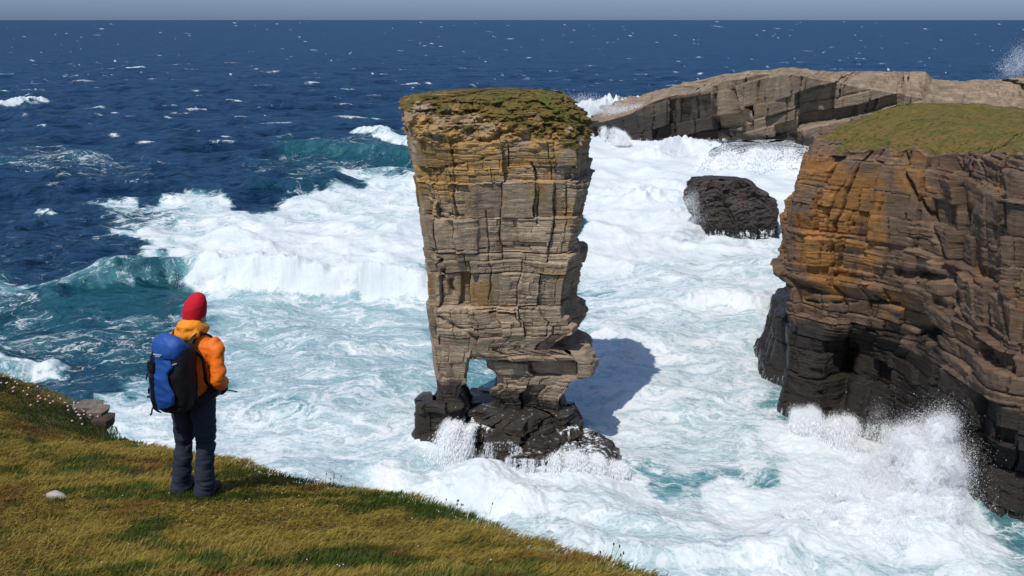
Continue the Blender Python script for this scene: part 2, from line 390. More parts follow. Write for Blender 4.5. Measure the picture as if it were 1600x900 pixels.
# lumps of water around the splash under the right cliff
def mound(px, py, r, h):
    global H, D, A
    c = on_sea(px, py); d = np.hypot(X0-c[0], Y0-c[1]); g = np.exp(-(d/r)**2)
    n = fbm2(X0/2.2, Y0/2.2, 4, 19)
    H = H+g*h*(.6+.8*n); D = np.maximum(D, g*1.1*(.7+.6*n)); A = np.maximum(A, g*.97)
mound(1440, 840, 3.6, 1.5); mound(1330, 810, 3.6, 1.0); mound(1250, 850, 3.2, .8); mound(1290, 700, 3.0, .9)
mound(760, 748, 2.6, .9); mound(930, 752, 3.0, 1.0); mound(660, 700, 2.0, .6); mound(1080, 345, 6, 2.5)
# turbulence of the white water
T = sst(.45, .95, D)*sst(260, 120, Rg)
H += T*((fbm2(X0/3.2, Y0/3.2, 5, 41, .6)-.5)*.5 + (fbm2(X0/.8, Y0/.8, 3, 44)-.5)*.22)
H += sst(400, 90, Rg)*(fbm2(X0/1.4+3, Y0/1.1, 4, 46, .6)-.5)*.28
# scattered whitecaps on the open sea
wc = np.random.default_rng(3)
jc = np.searchsorted(az, math.radians(-33)); NJ = 1380
for k in range(440):
    py = 33.5+wc.beta(1.0, 2.0)*250; px = wc.uniform(-60, 1660)
    if py > 200 and px > 400: continue
    if wc.random() < .35 and py > 120: continue
    p = on_sea(px, py); r = math.hypot(p[0], p[1]); a0 = math.atan2(p[0], p[1])
    i0 = int(np.argmin(np.abs(q-1/r))); j0 = int(np.searchsorted(az, a0))
    wpx = (.7+wc.exponential(2.2))*(0.8+(py-30)/160); hp = (.22+wc.random()*.28)*(1+(py-30)/220)*(1+wpx*.03)
    wj = wpx/1555/(math.radians(66)/1380); di = int(8+hp*5); dj = int(wj*3+6)
    ia, ib = max(0, i0-di), min(len(rr), i0+di); ja, jb = max(0, j0-dj), min(len(az), j0+dj)
    if ib-ia < 2 or jb-ja < 2: continue
    sp = PY[ia:ib, ja:jb]-py; sx = PX[ia:ib, ja:jb]-px
    slant = wc.uniform(-.12, .12)
    g = np.exp(-((sp-slant*sx-hp*.5*np.sin(sx/max(2, wpx)))/hp)**2-(sx/wpx)**2)
    D[ia:ib, ja:jb] = np.maximum(D[ia:ib, ja:jb], np.clip(g*wc.uniform(.40, 1.05), 0, 1)); H[ia:ib, ja:jb] += g*min(.5, .1+r/2500)
edge = sst(40000, 8000, Rg); H *= edge
V = np.stack([X0+DXs*calm, Y0+DYs*calm, H], -1).reshape(-1, 3)
m = M('sea_water'); P = m.pos
foam = m.attr('foam'); aer = m.attr('aer')
sw = m.noise(P, .09, 3, .5, out=1)
wp = m.n('VectorMath', {0: P, 1: m.n('VectorMath', {0: m.n('VectorMath', {0: sw, 1: (.5, .5, .5)}, operation='SUBTRACT'), 1: (16, 16, 0)}, operation='MULTIPLY')}, operation='ADD')
sw2 = m.noise(P, .5, 3, .55, out=1)
wp = m.n('VectorMath', {0: wp, 1: m.n('VectorMath', {0: m.n('VectorMath', {0: sw2, 1: (.5, .5, .5)}, operation='SUBTRACT'), 1: (3.0, 3.0, 0)}, operation='MULTIPLY')}, operation='ADD')
wps = m.vmul(wp, (.62, 1.15, 0.0))
def rid(sc, det, w):
    nz = m.noise(wps, sc, det, .62)
    return m.ss(m.math('ABSOLUTE', m.math('SUBTRACT', nz, .5)), w, 0.0)
r1 = rid(.16, 6, .055); r2 = rid(.5, 6, .07); r3 = rid(1.6, 5, .1)
clump = m.noise(wps, .22, 8, .72); cl2 = m.noise(P, 2.6, 6, .75)
v = m.math('ADD', m.math('MULTIPLY', r1, .27), m.math('MULTIPLY', r2, .24))
v = m.math('ADD', v, m.math('MULTIPLY', r3, .16))
v = m.math('ADD', v, m.math('MULTIPLY', m.math('SUBTRACT', clump, .5), .85))
v = m.math('ADD', v, m.math('MULTIPLY', m.math('SUBTRACT', cl2, .5), .55))
fv = m.math('ADD', m.math('MULTIPLY', foam, 1.05), m.math('SUBTRACT', v, .68))
ff = m.ss(fv, -.10, .46)
ff = m.math('MULTIPLY', ff, m.ss(foam, .03, .2))
wn = m.noise(P, .05, 4, .55)
aa = m.math('ADD', aer, m.math('MULTIPLY', m.math('SUBTRACT', clump, .5), .35))
ramp = m.n('ValToRGB', {0: aa}, out=None); cr = ramp.color_ramp
stops = ((.0, (.0015, .021, .060)), (.18, (.002, .034, .068)), (.42, (.003, .068, .078)), (.6, (.11, .29, .31)), (.8, (.42, .57, .575)), (1., (.60, .69, .695)))
for k_, (p_, c_) in enumerate(stops):
    e_ = cr.elements[0] if k_ == 0 else (cr.elements[-1] if k_ == 5 else cr.elements.new(p_)); e_.position = p_; e_.color = (*c_, 1)
wc_ = m.mix(m.ss(wn, .3, .7), ramp.outputs[0], ramp.outputs[0])
b1 = m.noise(m.vmul(P, (.8, 1.25, 1)), .55, 6, .62); b2 = m.noise(P, 2.6, 5, .65); b3 = m.noise(m.vmul(P, (1.3, .85, 1)), .036, 2, .5)
b4 = m.noise(m.vmul(P, (1.1, .9, 1)), .17, 3, .5)
yy = m.n('SeparateXYZ', {0: P}, out=None).outputs[1]; b6 = m.noise(m.vmul(P, (1, .12, 0)), .03, 2, .5); b7 = m.noise(m.vmul(P, (1.2, .8, 0)), .08, 2, .5)
swell = m.math('ADD', m.math('MULTIPLY', b3, 26.0), m.math('ADD', m.math('MULTIPLY', b4, 6.5), m.math('ADD', m.math('MULTIPLY', b7, 13.0), m.math('MULTIPLY', b6, m.ss(yy, 500, 2500, 0, 90)))))
n1_ = m.n('Bump', {'Strength': m.ss(aer, .25, .7, 1.0, .15), 'Distance': 1.0, 'Height': swell})
nw = m.bump(m.math('ADD', m.math('MULTIPLY', b1, .95), m.math('MULTIPLY', b2, .22)), 1.0, 1.0, n1_)
wd_ = m.n('BsdfDiffuse', {'Color': wc_, 'Normal': nw}); wg_ = m.n('BsdfGlossy', {'Color': (.62, .82, 1, 1), 'Roughness': .18, 'Normal': nw})
fr_ = m.n('Fresnel', {'IOR': 1.333, 'Normal': nw})
water = m.n('MixShader', {0: m.n('MapRange', {'Value': fr_, 'From Min': .02, 'From Max': .75, 'To Min': .01, 'To Max': .30}), 1: wd_, 2: wg_})
fb = m.noise(wp, 1.1, 7, .72)
nf = m.bump(m.math('ADD', m.math('MULTIPLY', fb, .55), m.math('MULTIPLY', cl2, .15)), .6, .2)
fcol = m.mix(m.ss(clump, .3, .7), (.55, .62, .64), (.71, .73, .735))
fbs = m.bsdf(fcol, .9, nf, **{'Specular_IOR_Level': .1})
sea_mat = m.done(m.n('MixShader', {0: ff, 1: water, 2: fbs}))
sea = mesh_obj('sea', V, grid_faces(len(rr), len(az))[:, ::-1], sea_mat, None, True, dict(foam=D.ravel(), aer=A.ravel()))
tag(sea, kind='structure')
# ================================================================== SPRAY
spm = M('spray_droplets'); a_ = spm.n('BsdfDiffuse', {'Color': (.95, .96, .97, 1)}); b_ = spm.n('BsdfTranslucent', {'Color': (.95, .96, .97, 1)})
spray_mat = spm.done(spm.n('MixShader', {0: .35, 1: a_, 2: b_}))
def droplets(Pn, R):
    n = len(Pn); V = Pn[:, None, :]+RNG.normal(0, .8, (n, 3, 3))*R[:, None, None]
    return V.reshape(-1, 3), np.arange(3*n).reshape(-1, 3)
def spray(name, lab, centres, n, rlo, rhi, seed=1, skin=None):
    """centres: (x,y,z, sx,sy,sz, weight)"""
    r = np.random.default_rng(seed); c = np.array(centres, float); w = c[:, 6]/c[:, 6].sum()
    n = n*3; rlo, rhi = rlo*.75, rhi*.62; k = r.choice(len(c), n, p=w); g = r.normal(0, 1, (n, 3))*.62
    # jets: pull droplets into plumes
    P = c[k, :3]+g*c[k, 3:6]
    pl = fbm3(P[:, 0]*.9, P[:, 1]*.9, P[:, 2]*.45, 4, seed)
    keep = pl > .43+.10*r.random(n); P = P[keep]; keep2 = P[:, 2] > -.2; P = P[keep2]
    if skin is not None:
        k = r.choice(len(skin[0]), n); f_ = fbm3(*(skin[0][k]*1.3).T, 3, 7)[:, None]; P = np.vstack([P, skin[0][k]+skin[1][k]*(r.exponential(.30, (n, 1))*(.1+7*f_**3)-.45)+r.normal(0, .06, (n, 3))]); P = P[P[:, 2] > -.1]
    R = rlo+(rhi-rlo)*r.random(len(P))**3
    V, f = droplets(P, R)
    o = mesh_obj(name, V, [f], spray_mat, None, False); return tag(o, lab, 'spray', kind='stuff')
def cascade(name, lab, edge, dirn, n, zlo=-.1, w=(.01, .03), vel=(.2, 1.1), seed=1, cat='cascade', jit=.25, hv=.0, flakes=0):
    """water pouring off a rock edge (list of world points) and falling to the sea: many short streaks along the fall lines"""
    r = np.random.default_rng(seed); E = np.array(edge, float); d = np.r_[0, np.cumsum(np.linalg.norm(np.diff(E, axis=0), axis=1))]
    N = n*22; c0 = r.uniform(0, d[-1], N); p = np.stack([np.interp(c0, d, E[:, a]) for a in range(3)], -1)
    sc_n = .9/max(.3, jit*2); hh = fbm2(c0*sc_n, c0*0+seed*3.1, 3, seed); k = r.random(N) < np.clip((hh-.28)*3.2, .05, 1)
    c0, p, hh = c0[k], p[k], hh[k]; N = len(p); lane = vn2(c0*7/max(.4, jit*2), c0*0+.5, seed+4)
    k = (lane > .40) | (r.random(N) < .18); c0, p, hh, lane = c0[k], p[k], hh[k], lane[k]; N = len(p)
    p = p+r.normal(0, jit, (N, 3))*(.35, 1, .35); p[:, 2] += (hh-.65)*hv
    v = r.uniform(vel[0], vel[1], N)*(.4+.9*lane); dd = np.stack([dirn[0]+r.normal(0, .18, N), dirn[1]+r.normal(0, .18, N)], -1)*v[:, None]
    T_ = np.sqrt(np.maximum(.05, 2*(p[:, 2]-zlo)/9.8)); t_ = r.random(N)**.8*T_
    q_ = np.c_[p[:, 0]+dd[:, 0]*t_, p[:, 1]+dd[:, 1]*t_, p[:, 2]-4.9*t_**2]; vv = np.c_[dd[:, 0], dd[:, 1], -9.8*t_-.4]
    ln = r.uniform(.012, .06, N)[:, None]; L_ = vv*ln; ww = r.uniform(w[0], w[1], N)*.9; th = r.uniform(0, 6.28, N); W_ = np.c_[np.cos(th), np.sin(th), 0*th]*ww[:, None]
    V = np.stack([q_-W_, q_+W_, q_+L_+W_*.6, q_+L_-W_*.6], 1).reshape(-1, 3); Fc = np.arange(4*N).reshape(-1, 4); fl = []
    if flakes:
        kk = r.integers(0, N, flakes); c = q_[kk]+r.normal(0, jit*.35, (flakes, 3)); v2, f2 = droplets(c, r.uniform(.006, .022, flakes)*max(1, jit*1.2)); fl = [f2+len(V)]; V = np.vstack([V, v2])
    o = mesh_obj(name, V, [Fc]+fl, spray_mat, None, False); return tag(o, lab, cat, kind='stuff')
# ================================================================== SEA STACK
stack_mat = rock_mat('stack_sandstone', (.38, .295, .205), (.40, .235, .07), (.014, .013, .013))
def stack_attr(X, Y, Z, S):
    n = fbm3(X*.35, Y*.35, Z*.5, 4, 5); n2 = fbm3(X*.9, Y*.9, Z*1.3, 4, 8)
    wet = sst(6.8, 3.0, Z+(n-.5)*4-1.6*sst(-3, -5, X))  # damp foot; carried higher on the left leg to paint in its shade
    och = .5*sst(.42, .6, n)*sst(9, 14, Z) + .75*np.exp(-((X+4)/4.5)**2-((Z-23.7)/2.4)**2) + .5*sst(23, 27, Z)+.35*np.exp(-((Z-14)/2.)**2)
    moss = sst(26.0, 29.6, Z+(n2-.5)*6.0+.12*X)*.85+.22*sst(23, 26, Z)*sst(1.5, 5.5, X)
    return dict(wet=wet, och=och-.15, moss=moss, foam=0*X)
t = tag(empty('sea_stack', (on_sea(780, 700)[0], 85, 0)), 'tall flat-topped sandstone sea stack standing on two rock legs in the surf', 'sea stack')
up = [(139, 770, 822, 87.0, 87.6), (142, 726, 852, 85.6, 89), (147, 684, 872, 84.2, 90), (152, 648, 884, 83.0, 91), (160, 634, 894, 82.0, 91.5), (172, 629, 908, 81.2, 92),
      (183, 631, 920, 80.6, 92), (196, 634, 927, 80.2, 92), (210, 638, 930, 79.9, 92), (240, 642, 931, 79.8, 92), (262, 644, 932, 79.9, 92), (285, 649, 931, 79.9, 91.6), (300, 653, 930, 79.9, 91.4), (330, 656, 926, 80.0, 91), (375, 658, 919, 80.0, 90.8),
      (380, 660, 917, 80.0, 90.8), (415, 664, 914, 80.0, 90.6), (420, 668, 913, 80.1, 90.6), (445, 670, 906, 80.1, 90.4), (478, 669, 903, 80.1, 90.2), (484, 665, 902, 79.7, 90), (498, 666, 904, 79.7, 90), (505, 667, 916, 79.6, 90),
      (522, 670, 918, 79.8, 90), (530, 671, 908, 79.9, 90), (540, 674, 888, 80.0, 90), (548, 675, 884, 80, 89), (556, 676, 916, 80.0, 88), (562, 677, 925, 80.2, 88)]
cr_ = [(0, 0, 0, 0, .1, 0)]
def zpx(py, Y=80.): return at_Y(800, py, Y)[2]
def sx_(px): return at_Y(px, 400, 80.)[0]-sx_0
sx_0 = at_Y(644, 300, 80.)[0]
crk = [(sx_(640), zpx(287), sx_(845), zpx(232), .10, .45), (sx_(733), zpx(262), sx_(741), zpx(340), .08, .45), (sx_(865), zpx(255), sx_(878), zpx(350), .08, .4),
       (sx_(680), zpx(310), sx_(735), zpx(360), .30, .6), (sx_(668), zpx(400), sx_(705), zpx(412), .22, .7), (sx_(720), zpx(445), sx_(724), zpx(462), .30, .8), (sx_(706), zpx(428), sx_(707), zpx(434), .25, .7),
       (sx_(668), zpx(483), sx_(900), zpx(484), .12, .4), (sx_(700), zpx(497), sx_(770), zpx(530), .2, .45), (sx_(660), zpx(396), sx_(860), zpx(385), .08, .3), (sx_(790), zpx(330), sx_(795), zpx(470), .06, .3)]
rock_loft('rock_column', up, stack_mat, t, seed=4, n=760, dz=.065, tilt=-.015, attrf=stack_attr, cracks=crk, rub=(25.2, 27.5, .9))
main = [(552, 752, 925, 80.2, 88), (562, 752, 932, 80.1, 88), (566, 756, 937, 80.1, 88), (585, 759, 938, 80.2, 88), (591, 770, 934, 80.3, 88), (596, 774, 903, 80.3, 87.0), (612, 775, 893, 80.4, 86.6), (617, 764, 890, 80.4, 86.6), (626, 763, 882, 80.4, 86.6), (632, 772, 880, 80.5, 86.6), (645, 768, 886, 80.5, 87.6), (656, 770, 889, 80.6, 87.5), (664, 770, 890, 81.5, 87), (700, 772, 892, 82, 87)]
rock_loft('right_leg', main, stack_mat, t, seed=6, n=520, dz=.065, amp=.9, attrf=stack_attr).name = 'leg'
left = [(540, 675, 738, 80.2, 87), (558, 676, 736, 80.1, 87), (575, 678, 731, 80.2, 85.5), (600, 682, 729, 80.3, 85.3), (604, 683, 722, 80.3, 85.3), (622, 685, 721, 80.4, 85.3), (628, 684, 727, 80.3, 85.3), (637, 678, 730, 80.2, 85.3), (650, 672, 735, 80.1, 87)]
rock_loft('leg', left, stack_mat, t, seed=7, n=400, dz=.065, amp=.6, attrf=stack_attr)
def base_attr(fo):
    def f(X, Y, Z, S):
        n = fbm3(X*.8, Y*.8, Z*.5, 3, 3); zt = Z.max()
        return dict(wet=1+0*X, och=-.6+0*X, moss=0*X, foam=fo*(.05+.75*n)+.42*fo*sst(zt-.45, zt-.05, Z)+.3*sst(.9, .0, Z))
    return f
for (pr, sd, fo) in (
    ([(636, 652, 730, 79.5, 82.5), (641, 647, 736, 79.2, 83.5), (660, 646, 738, 79.1, 84), (696, 643, 740, 79, 84)], 11, .25),
    ([(652, 757, 880, 79.4, 85.5), (656, 744, 888, 79, 86), (668, 722, 893, 78.6, 89), (684, 715, 902, 78.2, 89), (705, 708, 910, 77.9, 86)], 12, .30),
    ([(672, 706, 770, 78.0, 86), (678, 700, 778, 77.6, 86), (700, 690, 775, 77.1, 86), (716, 684, 775, 76.8, 86)], 16, .55),
    ([(689, 764, 808, 76.4, 80), (692, 757, 814, 76.0, 81), (712, 756, 816, 75.6, 81), (738, 758, 816, 75.2, 82)], 13, .28),
    ([(693, 835, 870, 77.5, 81), (696, 826, 875, 77, 82), (722, 824, 876, 76.6, 82), (734, 822, 880, 76.4, 82)], 14, .28),
    ([(712, 790, 835, 75.4, 79), (716, 782, 850, 74.8, 80), (735, 778, 855, 74.4, 80), (750, 776, 860, 74.2, 80)], 15, .38),
    ([(706, 880, 925, 77, 81), (712, 860, 950, 75.8, 82), (725, 850, 972, 75.2, 82), (750, 845, 985, 74.8, 82)], 17, .62),
    ([(666, 870, 905, 80, 86), (672, 862, 912, 79.4, 87), (690, 860, 920, 78.6, 87), (706, 858, 925, 78.2, 87)], 18, .6)):
    rj = np.random.default_rng(sd)
    rock_loft('ledge', pr, stack_mat, t, seed=sd, n=300, dz=.06, amp=1.2, tilt=rj.uniform(-.12, .12), plan=[(px_*rj.uniform(.8, 1.08), py_*rj.uniform(.78, 1.1)) for px_, py_ in BOX], attrf=base_attr(fo), bz=-.8)
cascade('cascade', 'white water pouring down the dark ledges under the arch of the stack', [at_Y(700, 655, 79.5), at_Y(722, 660, 78.6), at_Y(745, 664, 78.2)], (-.5, -.85), 900, w=(.010, .030), vel=(1.0, 4.2), seed=4, jit=.3, hv=.8, flakes=22000)
cascade('cascade', 'thin white runnels falling from the low front ledges of the stack', [at_Y(757, 692, 76), at_Y(800, 690, 76), at_Y(816, 700, 76), at_Y(790, 716, 74.8), at_Y(850, 718, 74.6)], (.0, -1), 700, w=(.01, .03), vel=(.2, .8), seed=5, jit=.12, flakes=4000)
cascade('cascade', 'white water draining off the low shelf right of the stack foot', [at_Y(850, 712, 75.2), at_Y(900, 708, 75.6), at_Y(940, 714, 75.4), at_Y(978, 727, 75.4)], (.25, -1), 2000, w=(.01, .03), vel=(.3, 2.0), seed=6, jit=.35, hv=.3, flakes=14000)
# ================================================================== DARK SEA ROCK
dark_mat = rock_mat('wet_dark_rock', (.07, .065, .062), (.07, .055, .04), (.016, .016, .017), 1.6)
def dk_attr(X, Y, Z, S): return dict(wet=.45+.5*sst(2, .2, Z), och=-.4+0*X, moss=-.4+0*X, foam=.55*sst(1.6, .1, Z)-.1)
t = tag(empty('sea_rock', (on_sea(1140, 360)[0], 170, 0)), 'low black wetted rock alone in the white surf beside the right cliff', 'rock')
rock_loft('rock', [(284, 1090, 1166, 171, 178), (288, 1082, 1174, 170, 180), (296, 1074, 1182, 169.5, 182), (304, 1067, 1188, 169, 183), (309, 1066, 1200, 168.8, 183), (318, 1066, 1205, 168.6, 184), (322, 1066, 1216, 168.5, 184), (332, 1070, 1219, 168.3, 184), (345, 1078, 1222, 168, 184), (364, 1086, 1224, 167.5, 184)], dark_mat, t, seed=27, n=420, dz=.14, sc=1.5, amp=.85, tilt=-.22, attrf=dk_attr, bz=-1, rub=(-3, 0, .45), plan=[(-1, -.3), (-.8, -.85), (-.35, -.8), (-.2, -1.05), (.3, -.9), (.42, -.65), (.8, -.75), (1, -.1), (.85, .7), (0, 1), (-.8, .8)])
# ================================================================== CLIFF WALLS
def wall(name, path, prof_dx, top, mat, seed, ds, dz, zbot, centre, hc, sc=1., amp=1., tilt=0., attrf=None, cracks=(), inland=120, bumps=.8, tlev=None):
    P = np.array(path, float); d = np.r_[0, np.cumsum(np.hypot(*np.diff(P, axis=0).T))]
    n = int(d[-1]/ds); s = np.linspace(0, d[-1], n); x = np.interp(s, d, P[:, 0]); y = np.interp(s, d, P[:, 1])
    for _ in range(int(1.0*sc/ds)**1+6):
        x[1:-1] = (x[:-2]+2*x[1:-1]+x[2:])/4; y[1:-1] = (y[:-2]+2*y[1:-1]+y[2:])/4
    for _ in range(40):
        x[1:-1] = (x[:-2]+2*x[1:-1]+x[2:])/4; y[1:-1] = (y[:-2]+2*y[1:-1]+y[2:])/4
    tx = np.gradient(x); ty = np.gradient(y); ln = np.hypot(tx, ty); nx, ny = ty/ln, -tx/ln
    T = top(x, y, s); nr = int((T.max()-zbot)/dz); tt = np.linspace(0, 1, nr)[:, None]
    Z = T[None]*(1-tt)+zbot*tt; S = s[None]+0*Z
    off, blk, bed = relief(S, Z, seed, tilt, sc, amp, cracks)
    X = x[None]+nx[None]*off; Y = y[None]+ny[None]*off
    ax, ay = prof_dx(x[None]+0*Z, y[None]+0*Z, Z, S, T[None]); X = X+ax; Y = Y+ay
    rim = sst(.0, .05, tt)  # rounded rim
    k = (1-np.linspace(0, 1, inland)[::-1])**1.8; k = k[1:] if k[0] == 0 else k
    k = np.linspace(0, 1, inland)[1:]**1.8
    Xi = X[0][None]*(1-k[:, None])+centre[0]*k[:, None]; Yi = Y[0][None]*(1-k[:, None])+centre[1]*k[:, None]
    Zi = T[None]*(1-k[:, None])+hc*k[:, None]
    dist = np.hypot(Xi-X[0], Yi-Y[0])
    if tlev: Zi = tlev(Xi, Yi, Zi, T[None], k[:, None], dist)
    Zi = Zi+(fbm2(Xi*.25/sc, Yi*.25/sc, 4, seed+5)-.5)*bumps*2*sst(0, 3, dist) + (fbm2(Xi*1.6/sc, Yi*1.6/sc, 4, seed+6)-.5)*.55*sc*sst(0, .5, dist)*sst(14*sc, 2*sc, dist)+(fbm2(Xi*3.2/sc, Yi*3.2/sc, 3, seed+7)-.5)*.16*sc
    XX = np.vstack([Xi[::-1], X]); YY = np.vstack([Yi[::-1], Y]); ZZ = np.vstack([Zi[::-1], Z])
    SS = np.vstack([0*Xi+s, S]); DD = np.vstack([dist[::-1], 0*X-1])
    V = np.stack([XX, YY, ZZ], -1).reshape(-1, 3)
    at = attrf(XX, YY, ZZ, SS, DD)
    bl = np.vstack([fbm2(Xi/sc, Yi/sc, 3, seed+8)[::-1], blk]); bd = np.vstack([0*Xi+Zi[::-1], bed])
    at['blk'] = bl; at['bed'] = bd
    return mesh_obj(name, V, grid_faces(*XX.shape)[:, ::-1], mat, None, True, {k_: (v_+0*XX).ravel() for k_, v_ in at.items()})
cliff_mat = rock_mat('cliff_sandstone', (.175, .122, .082), (.38, .175, .045), (.010, .009, .008))
zs_ = [0, 1.5, 4, 8, 11.3, 12.2, 13.2, 15.5, 19, 22, 24, 26, 30]
xs_ = [.1, .5, .9, 1.2, .9, .7, -.8, -.9, -.9, .2, 1.0, 1.5, 1.5]
def cliff_dx(X, Y, Z, S, T):
    wl = sst(36, 27.5, X)*sst(76, 84, Y)
    ax = np.interp(Z, zs_, xs_)*wl
    ax += sst(7.9, 6.2, Z)*sst(95, 99, Y)*sst(116, 108, Y)*(-2.4-.10*(8-Z))*sst(38, 33, X)
    ay = 0*X
    # undercuts on the front
    f = sst(27, 30, X)*sst(75, 80, Y)*sst(92, 88, Y)
    ay += f*sst(9.0, 7.0, Z)*1.8
    g = sst(73, 69, Y)
    ay += g*(sst(5.9, 5.3, Z)*1.6); ax += g*sst(5.9, 5.3, Z)*.9
    ay += f*.6*sst(20, 10, Z)
    # broken rounded rim
    r = sst(1.6, 0, T-Z)*(.35+.9*fbm2(S*.6, Z*.3, 2, 4)); ay += r*.9*sst(30, 33, X+0*Z); ax += r*.8*sst(36, 28, X)
    return ax, ay
def cliff_top(x, y, s):
    b = np.interp(y, [60, 66, 76, 84, 90, 104, 150], [27.6, 27.2, 26.0, 25.2, 24.3, 23.8, 23.2])
    return b+(fbm2(s*.45, s*0, 3, 9)-.5)*1.2
def cliff_attr(X, Y, Z, S, Dd):
    n = fbm3(X*.3, Y*.3, Z*.4, 4, 5); n2 = fbm3(X*.8, Y*.8, Z*1.2, 4, 8)
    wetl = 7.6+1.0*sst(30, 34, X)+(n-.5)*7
    wet = sst(wetl+3, wetl-1.5, Z)*.9+.30*sst(32.5, 37, X)*(.6+.8*n)  # damp foot, plus blotchy darkening towards the right
    och = (.85*np.exp(-((X-28.6)/3.4)**2)*sst(9, 15, Z)*sst(25.8, 22.5, Z)+.40*sst(.45, .65, n)*sst(6, 11, Z))*(.5+.9*n2)-.05
    moss = np.where(Dd > -.5, sst(.3, 2.6, Dd-2.2*sst(32, 27, X)+(n2-.5)*5.0)*1.1+.1, sst(25.3, 27.4, Z+(n2-.5)*3)*.55*(Dd > -1.5))
    foam = .35*sst(1.6, .1, Z)
    return dict(wet=wet*(Dd < 0), och=och, moss=moss, foam=foam)
def cliff_lev(X, Y, Z, T, k, d):
    return T*(1-sst(0, 9, d))+sst(0, 9, d)*(np.interp(Y, [60, 80, 95, 112, 125, 150], [27.0, 26.6, 26.6, 26.6, 26.0, 22])-2.3*sst(44, 29, X))
cpath = [(54, 145), (41, 124), (31.4, 107), (27.4, 96), (25.2, 89), (27.5, 86.2), (31, 84), (34.3, 80), (34.9, 73), (34.6, 67.5), (37.2, 65.4), (43, 64), (60, 60), (80, 58)]
P_ = np.array(cpath); d_ = np.r_[0, np.cumsum(np.hypot(*np.diff(P_, axis=0).T))]
def cs(px, py, Y):  # wall coordinate of a point on the near cliff, by its distance
    return float(np.interp(-Y, -P_[4:, 1], d_[4:])), float(at_Y(px, py, Y)[2])
ck = []
for (a, b, wd, dp) in (((1428, 240, 83.0), (1510, 460, 76.0), .16, .7), ((1345, 240, 85.4), (1340, 480, 85.2), .10, .5), ((1500, 240, 76), (1490, 330, 77), .1, .5), ((1510, 460, 76), (1560, 560, 70), .12, .6),
                       ((1240, 470, 88), (1440, 480, 82), .12, .5), ((1440, 430, 82), (1500, 435, 76), .35, .9), ((1380, 560, 84.6), (1390, 640, 84.5), .5, .9), ((1560, 330, 70), (1545, 420, 72), .08, .4), ((1290, 230, 87), (1275, 330, 87), .1, .4)):
    s0, z0 = cs(*a); s1, z1 = cs(*b); ck.append((s0, z0, s1, z1, wd, dp))
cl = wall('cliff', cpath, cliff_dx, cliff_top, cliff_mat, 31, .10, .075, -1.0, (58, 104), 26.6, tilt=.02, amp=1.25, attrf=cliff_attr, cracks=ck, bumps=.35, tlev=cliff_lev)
tag(cl, kind='structure')
head_mat = rock_mat('headland_sandstone', (.31, .24, .165), (.30, .19, .10), (.028, .025, .024), 3.0, red=(.24, .15, .10))
txs = [10, 24.7, 35, 42, 49.5, 57, 63, 72, 79, 95, 105, 122, 124, 133, 145, 152, 220]
tzs = [3.0, 5.4, 8.4, 12.2, 14.5, 16.3, 19.3, 21.2, 21.7, 21.3, 20.9, 20.8, 18.7, 17.8, 18.7, 19.6, 20]
def head_top(x, y, s):
    x = x*300/np.maximum(y, 200); b = np.interp(x, txs, tzs); b = b*np.interp(x, [0, 85, 120, 160], [1, .96, .72, .62]); return b+(fbm2(s*.12, s*0, 4, 9)-.5)*.9
def head_dx(X, Y, Z, S, T): return 0*X, (T-Z)*-.16+sst(3, 0, Z)*0
def head_lev(X, Y, Z, T, k, d):
    full = np.interp(X*300/np.maximum(Y, 200), txs, tzs)*(1+(np.maximum(Y, 300)-300)*-.0015); step = np.floor(d/6+fbm2(X/9, Y/9, 3, 4)*2)*6
    z = T+(full-T)*sst(0, 30, step*.5+d*.5); return z-sst(24, 90, d)*6
def head_attr(X, Y, Z, S, Dd):
    n = fbm3(X*.1, Y*.1, Z*.2, 4, 5)
    wl = np.interp(X, [20, 30, 60, 64, 90], [7, 6, 6, 5, 4])+(n-.5)*6
    wet = sst(wl+3.5, wl-2, Z)+.62*sst(64, 59, X)*sst(21, 12, Z)  # damp base, plus the left face's shade painted in as darkening
    moss = np.where(Dd > 0, sst(.50, .62, fbm2(X/9, Y/12, 4, 14))*sst(128, 150, X)*.75, 0)-.1
    return dict(wet=wet*(Dd < 0), och=-.05+.5*sst(.5, .7, n), moss=moss, foam=.55*sst(3.5, .3, Z)-.05)
hd = wall('headland', [(40, 390), (27, 345), (23.5, 318), (25.5, 304), (40, 301), (58, 299), (63, 296), (63.5, 288), (70, 286), (82, 283), (88, 284), (110, 278), (150, 268), (240, 255)],
          head_dx, head_top, head_mat, 41, .3, .2, -1.5, (140, 370), 10, sc=2.7, amp=1.25, tilt=-.26, attrf=head_attr, bumps=.8, inland=150, tlev=head_lev)
tag(hd, kind='structure')
def hs_attr(X, Y, Z, S): return dict(wet=1+0*X, och=-.5+0*X, moss=-.4+0*X, foam=.55+.5*sst(2, .3, Z))
t = tag(empty('rock_shelf', (on_sea(1190, 262)[0], 250, 0)), 'low rock shelf with white water running over it below the headland', 'rock shelf')
rock_loft('rock', [(232, 1130, 1262, 262, 285), (238, 1110, 1262, 258, 286), (248, 1098, 1262, 253, 286), (258, 1092, 1262, 248, 286), (266, 1090, 1262, 245, 286)], dark_mat, t, seed=25, n=420, dz=.16, sc=2.2, amp=1.3, tilt=-.2, attrf=hs_attr, bz=-1)
cascade('cascade', 'white water streaming over the low shelf under the headland', [at_Y(1100, 240, 256), at_Y(1170, 236, 254), at_Y(1240, 230, 258)], (-.3, -1), 2200, w=(.03, .1), vel=(2, 12), seed=8, jit=1.2, hv=3, flakes=40000)
cascade('cascade', 'white falls running off the low tip of the far headland', [at_Y(936, 196, 303), at_Y(960, 200, 301), at_Y(985, 214, 299)], (-.2, -1), 900, w=(.02, .09), vel=(.5, 3), seed=9, jit=.8, hv=2, flakes=20000)
